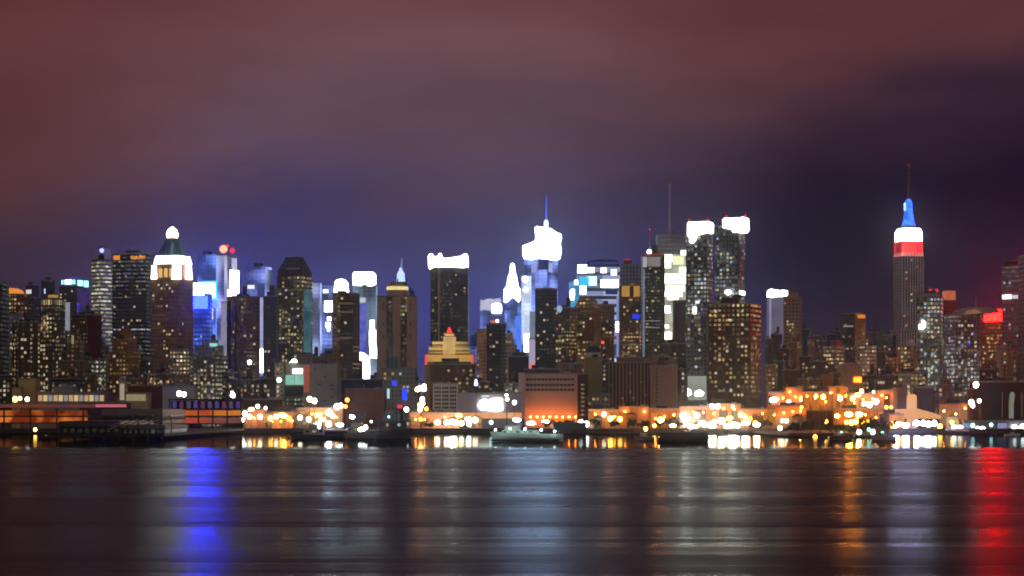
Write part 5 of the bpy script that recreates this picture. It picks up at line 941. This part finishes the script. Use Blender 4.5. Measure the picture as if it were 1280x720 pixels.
boat('barge', 'long black covered barge left of the white lit pier lights', 822, 888, 1225, HB, HB, 5, [(.04, .93, 5, 11.5, plain('black_tarp', (.03, .028, .03)), 'hold_cover')], 'r')
boat('work_boat', 'small dark work boat left of the black covered barge', 792, 818, 1290, HG, CG, 4, [(.3, .7, 4, 9, CG, 'cabin')], 'l', [(.5, 16)])
boat('work_boat', 'small black work boat lying against the tree grown pier', 1036, 1066, 1300, HB, CG, 5, [(.2, .6, 5, 9, CG, 'cabin')], 'r', [(.4, 16)])
boat('work_boat', 'low boat moored at the outer right end of the tree grown pier', 1088, 1120, 1300, HG, CG, 4.5, [(.3, .75, 4.5, 9, plain('green_cabin', (.1, .22, .17)), 'cabin')], 'l')
boat('work_boat', 'tiny dark boat off the left pier terminal', 46, 72, 1330, HB, HB, 3, [(.3, .6, 3, 6, HB, 'cabin')], 'l')
boat('sailing_boat', 'small moored sailing boat at the right edge quay', 1256, 1276, 1500, HW, CW, 2.5, [(.3, .6, 2.5, 4.5, CW, 'cabin')], 'r', [(.5, 22)])

# ------------------------------------------------------------------ trees
leafm = plain('leaf_green', (.045, .075, .03), .6, scale=.4); leafm2 = plain('leaf_dark', (.03, .05, .022), .6, scale=.4); bark = plain('bark', (.07, .05, .035))
def tree(label, px, d, zb, h, wd, mat, seed):
    R = random.Random(seed); root = empty('tree', (P(px, HY, d).x, d, zb)); tag(root, label, 'tree', 'trees along the waterfront')
    m = MB(); m.bar((0, 0, 0), (0, 0, h*.45), .3, 7, .2)
    for k in range(5):
        a = R.uniform(0, 6.28); m.bar((0, 0, h*R.uniform(.25, .45)), (math.cos(a)*wd*.35, math.sin(a)*wd*.35, h*R.uniform(.55, .8)), .13, 5, .05)
    m.build('trunk', bark, root); m = MB()
    cl = [(R.uniform(-.5, .5)*wd, R.uniform(-.5, .5)*wd, h*R.uniform(.4, .9), R.uniform(.15, .27)*wd) for _ in range(11)]
    for cx, cy_, cz_, rr in cl:
        for _ in range(70):
            v = Vector((R.gauss(0, 1), R.gauss(0, 1), R.gauss(0, .8))).normalized()*rr*R.uniform(.5, 1.1); p = Vector((cx, cy_, cz_))+v
            a = Vector((R.gauss(0, 1), R.gauss(0, 1), R.gauss(0, 1))).normalized(); c = a.cross(v).normalized() if a.cross(v).length > .01 else Vector((1, 0, 0)); q_ = R.uniform(.25, .5)
            n = len(m.v); m.v += [tuple(p+a*q_), tuple(p+c*q_), tuple(p-a*q_), tuple(p-c*q_)]; m.f.append((n, n+1, n+2, n+3))
    m.build('crown', mat, root)
for i, (px, d, h, wd, lab) in enumerate(((992, 1440, 7, 7, 'bushy dark tree at the left end of the tree grown pier'), (1001, 1460, 6, 6, 'low round tree second from the left on the tree grown pier'), (1014, 1450, 8, 8, 'tall tree beneath the brown ribbed container shed'), (1026, 1440, 10, 8, 'tallest dark tree on the tree grown pier'), (1040, 1450, 6.5, 7, 'tree right of the tallest one, above the small black work boat'), (1054, 1430, 8.5, 9, 'wide tree in the middle of the tree grown pier'), (1068, 1450, 7, 8, 'tree just left of the white lamp on the tree grown pier'), (1083, 1440, 9.5, 9, 'teal tinged tree just right of the white lamp on the tree grown pier'), (1096, 1430, 10.5, 10, 'broad teal tinged tree beside the lowest white lamp'), (1110, 1440, 9, 9, 'dark tree at the right end of the tree grown pier'))):
    tree(lab, px, d+8, 2.0, h*(.6 if 1040 < px < 1080 else .95), wd, leafm if i % 2 else leafm2, 40+i)
for i, (px, h, lab) in enumerate(((686, 6, 'dark tree left of the lamp by the orange lit building'), (700, 5, 'small dark tree in front of the orange lit building'), (712, 6, 'dark tree below the dark hospital wing'), (824, 6.5, 'tree before the orange wall below the plain tan block'), (838, 8, 'round tree before the orange wall left of the twin towers'), (848, 6, 'small tree at the left foot of the twin towers'), (744, 7, 'tree right of the dark hospital wing'), (768, 5, 'low dark tree under the left of the ribbed block'), (792, 7, 'dark tree under the right of the ribbed block'), (806, 5.5, 'small dark tree between the ribbed block and the plain tan block'), (958, 6, 'dark tree at the right foot of the brown apartment block'), (300, 4.5, 'small tree among the peach lamps'), (536, 4.5, 'small tree right of the tall orange floodlight'))):
    tree(lab, px, 1708, 3.0, h, h*1.1, leafm2, 80+i)

# ------------------------------------------------------------------ lamps
LC = {'white': ((1, .95, .86), 15), 'cool white': ((.75, .88, 1), 14), 'cream': ((1, .80, .50), 13), 'yellow': ((1, .50, .07), 14), 'orange': ((1, .30, .035), 9), 'teal': ((.45, .9, .85), 5), 'peach': ((1, .62, .4), 5), 'blue': ((.35, .4, 1), 10), 'green': ((.15, .8, .45), 5)}
LM = {k: glow('lamp_'+k.replace(' ', '_'), c, s) for k, (c, s) in LC.items()}
lampmeshes = {}
def lampset(px, py, r, col, d=None, kind=None):
    if d is None:
        if py > 505: d = 1709+((px*7) % 4)
        elif 955 < px < 1110: d = 1822
        else: d = 1709+((px*7) % 5)
    s = d/F; rad = r*s*.72; zc = Z(py, d); zb = 3.3 if d > 1690 else 3.2
    tall = zc-zb > 9; name = 'lamp_mast' if tall else 'street_lamp'
    root = empty(name, (P(px, HY, d).x, d, zb)); root['_'] = 0; del root['_']
    h = zc-zb
    MB().bar((0, .3, 0), (0, .3, max(.5, h)), .22 if tall else .16, 8, .1).build('pole', DARKM, root)
    m = MB(); m.lathe([(rad*.5, h+rad*.8), (rad*.35, h+rad*1.02), (.1, h+rad*1.12)], 0, 0, 12); m.build('lamp_cap', DARKM, root)
    if r >= 5:       # a cluster of globes
        R = random.Random(int(px*31+py)); pts = [(-rad*.5, 0, h), (rad*.5, 0, h+rad*.12), (0, 0, h+rad*.25)]
        if r >= 6.5: pts += [(-rad*.9, 0, h-rad*.15), (rad*.9, 0, h-rad*.1)]
        for p in pts: MB().ball(p, rad*.62, 12, 8, 1.05).build('globe', LM[col], root)
    else: MB().ball((0, 0, h), rad, 12, 8, 1.1).build('globe', LM[col], root)
    return root, tall
lamps = [
 (19,499,4.5,'yellow'),(25,498,3.5,'peach'),(34,499,3.5,'white'),(73,515,2.4,'yellow'),(44,537,3,'yellow',1640),
 (224,492,4.5,'white'),(230,493,4,'white'),(291,494,4,'white'),(290,491,2.4,'white'),(306,517,4,'white'),(314,512,5,'peach'),(322,508,3.4,'cream'),(332,510,3,'peach'),
 (270,526,3,'cream'),(281,526,4,'white'),(287,526,4,'white'),(297,526,4.6,'cream'),(303,525,3.5,'white'),(312,521,4,'cream'),(325,521,4.2,'cream'),(338,523,4,'yellow'),(345,521,4,'cream'),(352,519,5,'yellow'),(361,523,4,'orange'),(375,522,4,'cream'),
 (386,524,4,'cream'),(398,519,6,'yellow'),(403,525,5,'cream'),(411,516,5,'white'),(421,508,4.5,'white'),(426,507,4,'white'),(387,499,4.5,'cream'),(393,501,4.5,'cream'),(434,500,3.5,'orange'),(432,508,3,'orange'),
 (397,535,5.5,'teal',1600),(411,530,4.8,'white',1620),(389,542,3.2,'teal',1335),(452,537,5.5,'white',1345),(457,534,3.5,'white',1345),(416,520,4,'peach'),
 (508,512,4,'white'),(526,486,6.5,'cream'),(530,483,4,'cream'),(527,505,5.2,'cream'),(528,499,4,'cream'),(525,512,3.8,'cream'),(533,511,3.2,'orange'),(526,524,3.4,'orange'),
 (547,528,4.2,'white'),(558,528,4,'white'),(565,527,4,'white'),(574,520,5,'yellow'),(569,528,4.4,'white'),(577,529,4.4,'cream'),(585,524,5,'cream'),(586,530,4,'white'),(594,525,4.8,'cream'),(595,480,3,'blue'),(595,476,2,'blue'),(614,528,3.6,'teal'),
 (633,494,2.4,'white'),(634,499,2.8,'white'),(643,503,3.6,'cool white'),(726,528,4.6,'white'),(733,530,4.6,'white'),(755,518,3.8,'cream'),(763,524,4,'yellow'),(775,524,4.2,'yellow'),
 (826,525,5.4,'yellow'),(818,532,3,'yellow'),(807,536,3.5,'yellow',1690),(854,520,5,'white'),(860,524,5,'white'),(855,530,4,'white'),(863,533,4,'white'),(871,519,4.5,'cream'),(880,530,4.8,'cream'),(887,530,3.5,'peach'),(893,527,5,'peach'),
 (902,527,5.4,'yellow'),(908,533,4,'cream'),(915,532,5,'white'),(922,532,4,'white'),(912,523,5,'yellow'),(926,518,4,'yellow'),(931,521,4,'yellow'),(890,508,4,'white'),(897,508,4,'white'),(916,508,2.4,'cream'),(944,529,4.2,'orange'),(938,523,3,'orange'),
 (967,500,6,'cool white'),(986,502,3.2,'cream'),(1001,500,2.6,'peach'),(1020,495,3.2,'yellow'),(1029,496,4.2,'yellow'),(1050,498,4,'cream'),(1066,498,4.2,'yellow'),(1072,494,5,'yellow'),(1077,489,4,'peach'),(1081,505,5,'white'),(1087,506,4.4,'white'),(1095,502,4.6,'white'),(1092,490,2.6,'peach'),
 (1002,509,2.8,'orange'),(978,526,3,'cream'),(983,526,3.4,'cream'),(975,535,3.8,'cream',1625),(1033,527,3.2,'yellow'),(1058,528,3.2,'yellow'),(1064,528,4.4,'yellow'),(1070,527,4,'yellow'),(1078,527,3.2,'yellow'),(1085,527,2.6,'orange'),(1092,525,3,'orange'),(1108,509,3,'orange'),(1114,509,2.6,'orange'),
 (1074,540,4,'white',1425),(1098,548,3.8,'white',1415),(1091,540,4.5,'teal',1428),(1019,546,3.6,'orange',1418),(1038,548,4,'orange',1418),(1000,552,3.2,'yellow',1290),  # last entry: a reflection at the waterline, put in as a globe
 (1117,533,5,'yellow'),(1123,530,5,'yellow'),(1132,535,4,'peach'),(1146,529,5,'white'),(1154,529,4.6,'white'),(1161,530,4.6,'white'),(1168,529,4.6,'white'),(1175,533,4,'yellow'),(1190,528,3.2,'yellow'),(1193,535,4.4,'white'),(1200,535,4.6,'cream'),
 (1220,481,4.8,'white'),(1214,503,4.6,'white'),(1216,507,3.4,'white'),(1224,501,3.2,'white'),(1216,532,3.4,'teal'),(1222,536,4.6,'white'),(1229,535,5.6,'white'),(1232,541,4,'white'),(1239,531,3,'teal'),(1256,541,3.6,'white'),(1264,540,4.2,'white'),(1268,534,4,'white'),(1274,536,4.4,'white'),(1279,533,4,'white'),(1282,541,4,'white'),
 (1086,537,3,'green',1426),(1103,541,2.6,'green',1424),(464,527,2.2,'teal',1352),(486,521,1.8,'teal',1352),(1052,541,2.4,'green',1424),
 (312,453,3.6,'cool white',1850),(349,475,3.6,'white',1870),(368,451,3,'cream',1880),
]
FC = {'white': (1, .9, .75), 'cream': (1, .72, .42), 'orange': (1, .24, .02), 'red orange': (1, .19, .02), 'lavender': (.62, .55, 1), 'cool white': (.62, .82, 1), 'teal': (.4, .85, .8), 'yellow': (1, .42, .04)}
for px, py, w_, h_, col, st, lab in ((857, 522, 9, 7, 'white', 230, 'white floodlight facing the river at the foot of the left twin tower'), (878, 529, 8, 4, 'cream', 260, 'cream floodlight between the twin towers and the brown apartment block'), (902, 526, 8, 7, 'cream', 230, 'cream floodlight facing the river under the brown apartment block'), (916, 531, 11, 6, 'white', 250, 'widest white floodlight facing the river under the brown apartment block'),
    (826, 525, 7, 6, 'red orange', 380, 'orange floodlight facing the river under the plain tan block'), (763, 523, 6, 5, 'red orange', 160, 'orange floodlight facing the river under the ribbed block'), (1061, 518, 9, 5, 'orange', 800, 'amber floodlight facing the river above the tree grown pier'), (1074, 518, 8, 5, 'orange', 700, 'second amber floodlight, right of its twin above the tree grown pier'), (1046, 520, 5, 4, 'orange', 300, 'smallest amber floodlight, left of its twins above the tree grown pier'),
    (868, 533, 9, 3, 'white', 160, 'low white floodlight between the twin towers and the brown apartment block'), (890, 533, 10, 3, 'cream', 170, 'low cream floodlight at the left end of the brown apartment block'), (932, 529, 10, 4, 'white', 200, 'white floodlight below the right half of the brown apartment block'), (946, 531, 8, 4, 'cream', 170, 'cream floodlight at the right end of the brown apartment block'), (841, 532, 7, 3, 'cream', 150, 'low cream floodlight left of the twin towers'), (1132, 531, 9, 4, 'lavender', 240, 'pale violet floodlight below the peach chimney'), (1160, 531, 9, 4, 'lavender', 200, 'pale violet floodlight at the right end of the peach canopy'), (398, 530, 8, 4, 'cool white', 120, 'low bluish floodlight below the grey warehouse'), (425, 531, 8, 4, 'cool white', 120, 'low bluish floodlight right of the grey warehouse'), (664, 529, 10, 4, 'cool white', 150, 'low bluish floodlight below the orange hospital building'),
    (1146, 529, 8, 6, 'lavender', 300, 'pale violet floodlight under the peach canopy'), (1120, 531, 7, 6, 'lavender', 300, 'violet white floodlight at the left foot of the peach canopy'), (1228, 537, 8, 6, 'white', 150, 'white floodlight at the left foot of the black box'),
    (411, 516, 7, 6, 'cool white', 200, 'bluish white floodlight below the grey warehouse'), (440, 521, 6, 4, 'cool white', 170, 'bluish floodlight below the orange brown brick warehouse'), (526, 507, 6, 9, 'orange', 120, 'tall orange floodlight below the beige tower'), (566, 528, 10, 4, 'white', 140, 'white floodlight at the foot of the white loft building'), (646, 525, 9, 4, 'cool white', 220, 'bluish white floodlight behind the pale ferry'), (682, 527, 8, 3, 'teal', 200, 'teal floodlight right of the pale ferry'), (355, 520, 7, 5, 'yellow', 110, 'yellow floodlight left of the grey warehouse'), (216, 527, 4, 3, 'orange', 700, 'small orange floodlight under the violet window row')):
    d = 1704.5; s = d/F; root = empty('floodlight', (P(px, HY, d).x, d, 3.3)); tag(root, lab, 'floodlight', 'floodlights facing the river')  # added floodlights that draw the colour columns on the water
    zc = Z(py, d)-3.3; w = w_*s/2; h = h_*s/2; m = MB()
    m.lathe([(h*.55, -0.05), (h*.9, .0), (h, .06)], 0, 0, 18)
    MB().bar((0, .5, 0), (0, .5, zc), .2, 8, .15).build('pole', DARKM, root)
    MB().frustum((-w*1.05, w*1.05, -.08, .5), zc-h*1.08, (-w*.95, w*.95, -.08, .4), zc+h*1.08).build('housing', DARKM, root)
    pts = [(w*math.cos(2*math.pi*k/20)*abs(1), zc+h*math.sin(2*math.pi*k/20)) for k in range(20)]
    MB().prism(pts, -.25, -.12).build('lamp_glass', glow('flood_'+col.replace(' ', '_'), FC[col], st), root)
ranges = [(-99,110,'among those by the left pier terminal'),(110,262,'among those by the grey panelled shed'),(262,335,'among those right of the violet windows'),(335,470,'among those below the grey warehouse'),(470,540,'among those below the beige tower'),(540,605,'among those below the white loft building'),(605,655,'among those by the billboard hall'),(655,745,'among those by the orange hospital building'),(745,848,'among those under the ribbed block'),(848,886,'among those below the twin towers'),(886,957,'among those below the brown apartment block'),(957,1044,'among those by the brown container shed'),(1044,1104,'among those below the peach round topped hall'),(1104,1180,'among those around the peach canopy'),(1180,1400,'among those by the right edge black box')]
ordn = ['first', 'second', 'third', 'fourth', 'fifth', 'sixth', 'seventh', 'eighth', 'ninth', 'tenth', 'eleventh', 'twelfth', 'thirteenth', 'fourteenth', 'fifteenth']
buckets = {}
for lp in lamps:
    px, py, r, col = lp[:4]; root, tall = lampset(*lp)
    reg = next(t for a, c, t in ranges if a <= px < c); key = (reg, col, tall); buckets.setdefault(key, []).append((px, root))
for (reg, col, tall), lst in buckets.items():
    lst.sort(key=lambda q_: q_[0])
    for i, (px, root) in enumerate(lst):
        kind = 'high mast lamp' if tall else 'street lamp'
        lab = f'only {col} {kind} {reg}' if len(lst) == 1 else f'{ordn[i]} {col} {kind} from left {reg}'
        tag(root, lab, 'street lamp', 'lamps along the waterfront')
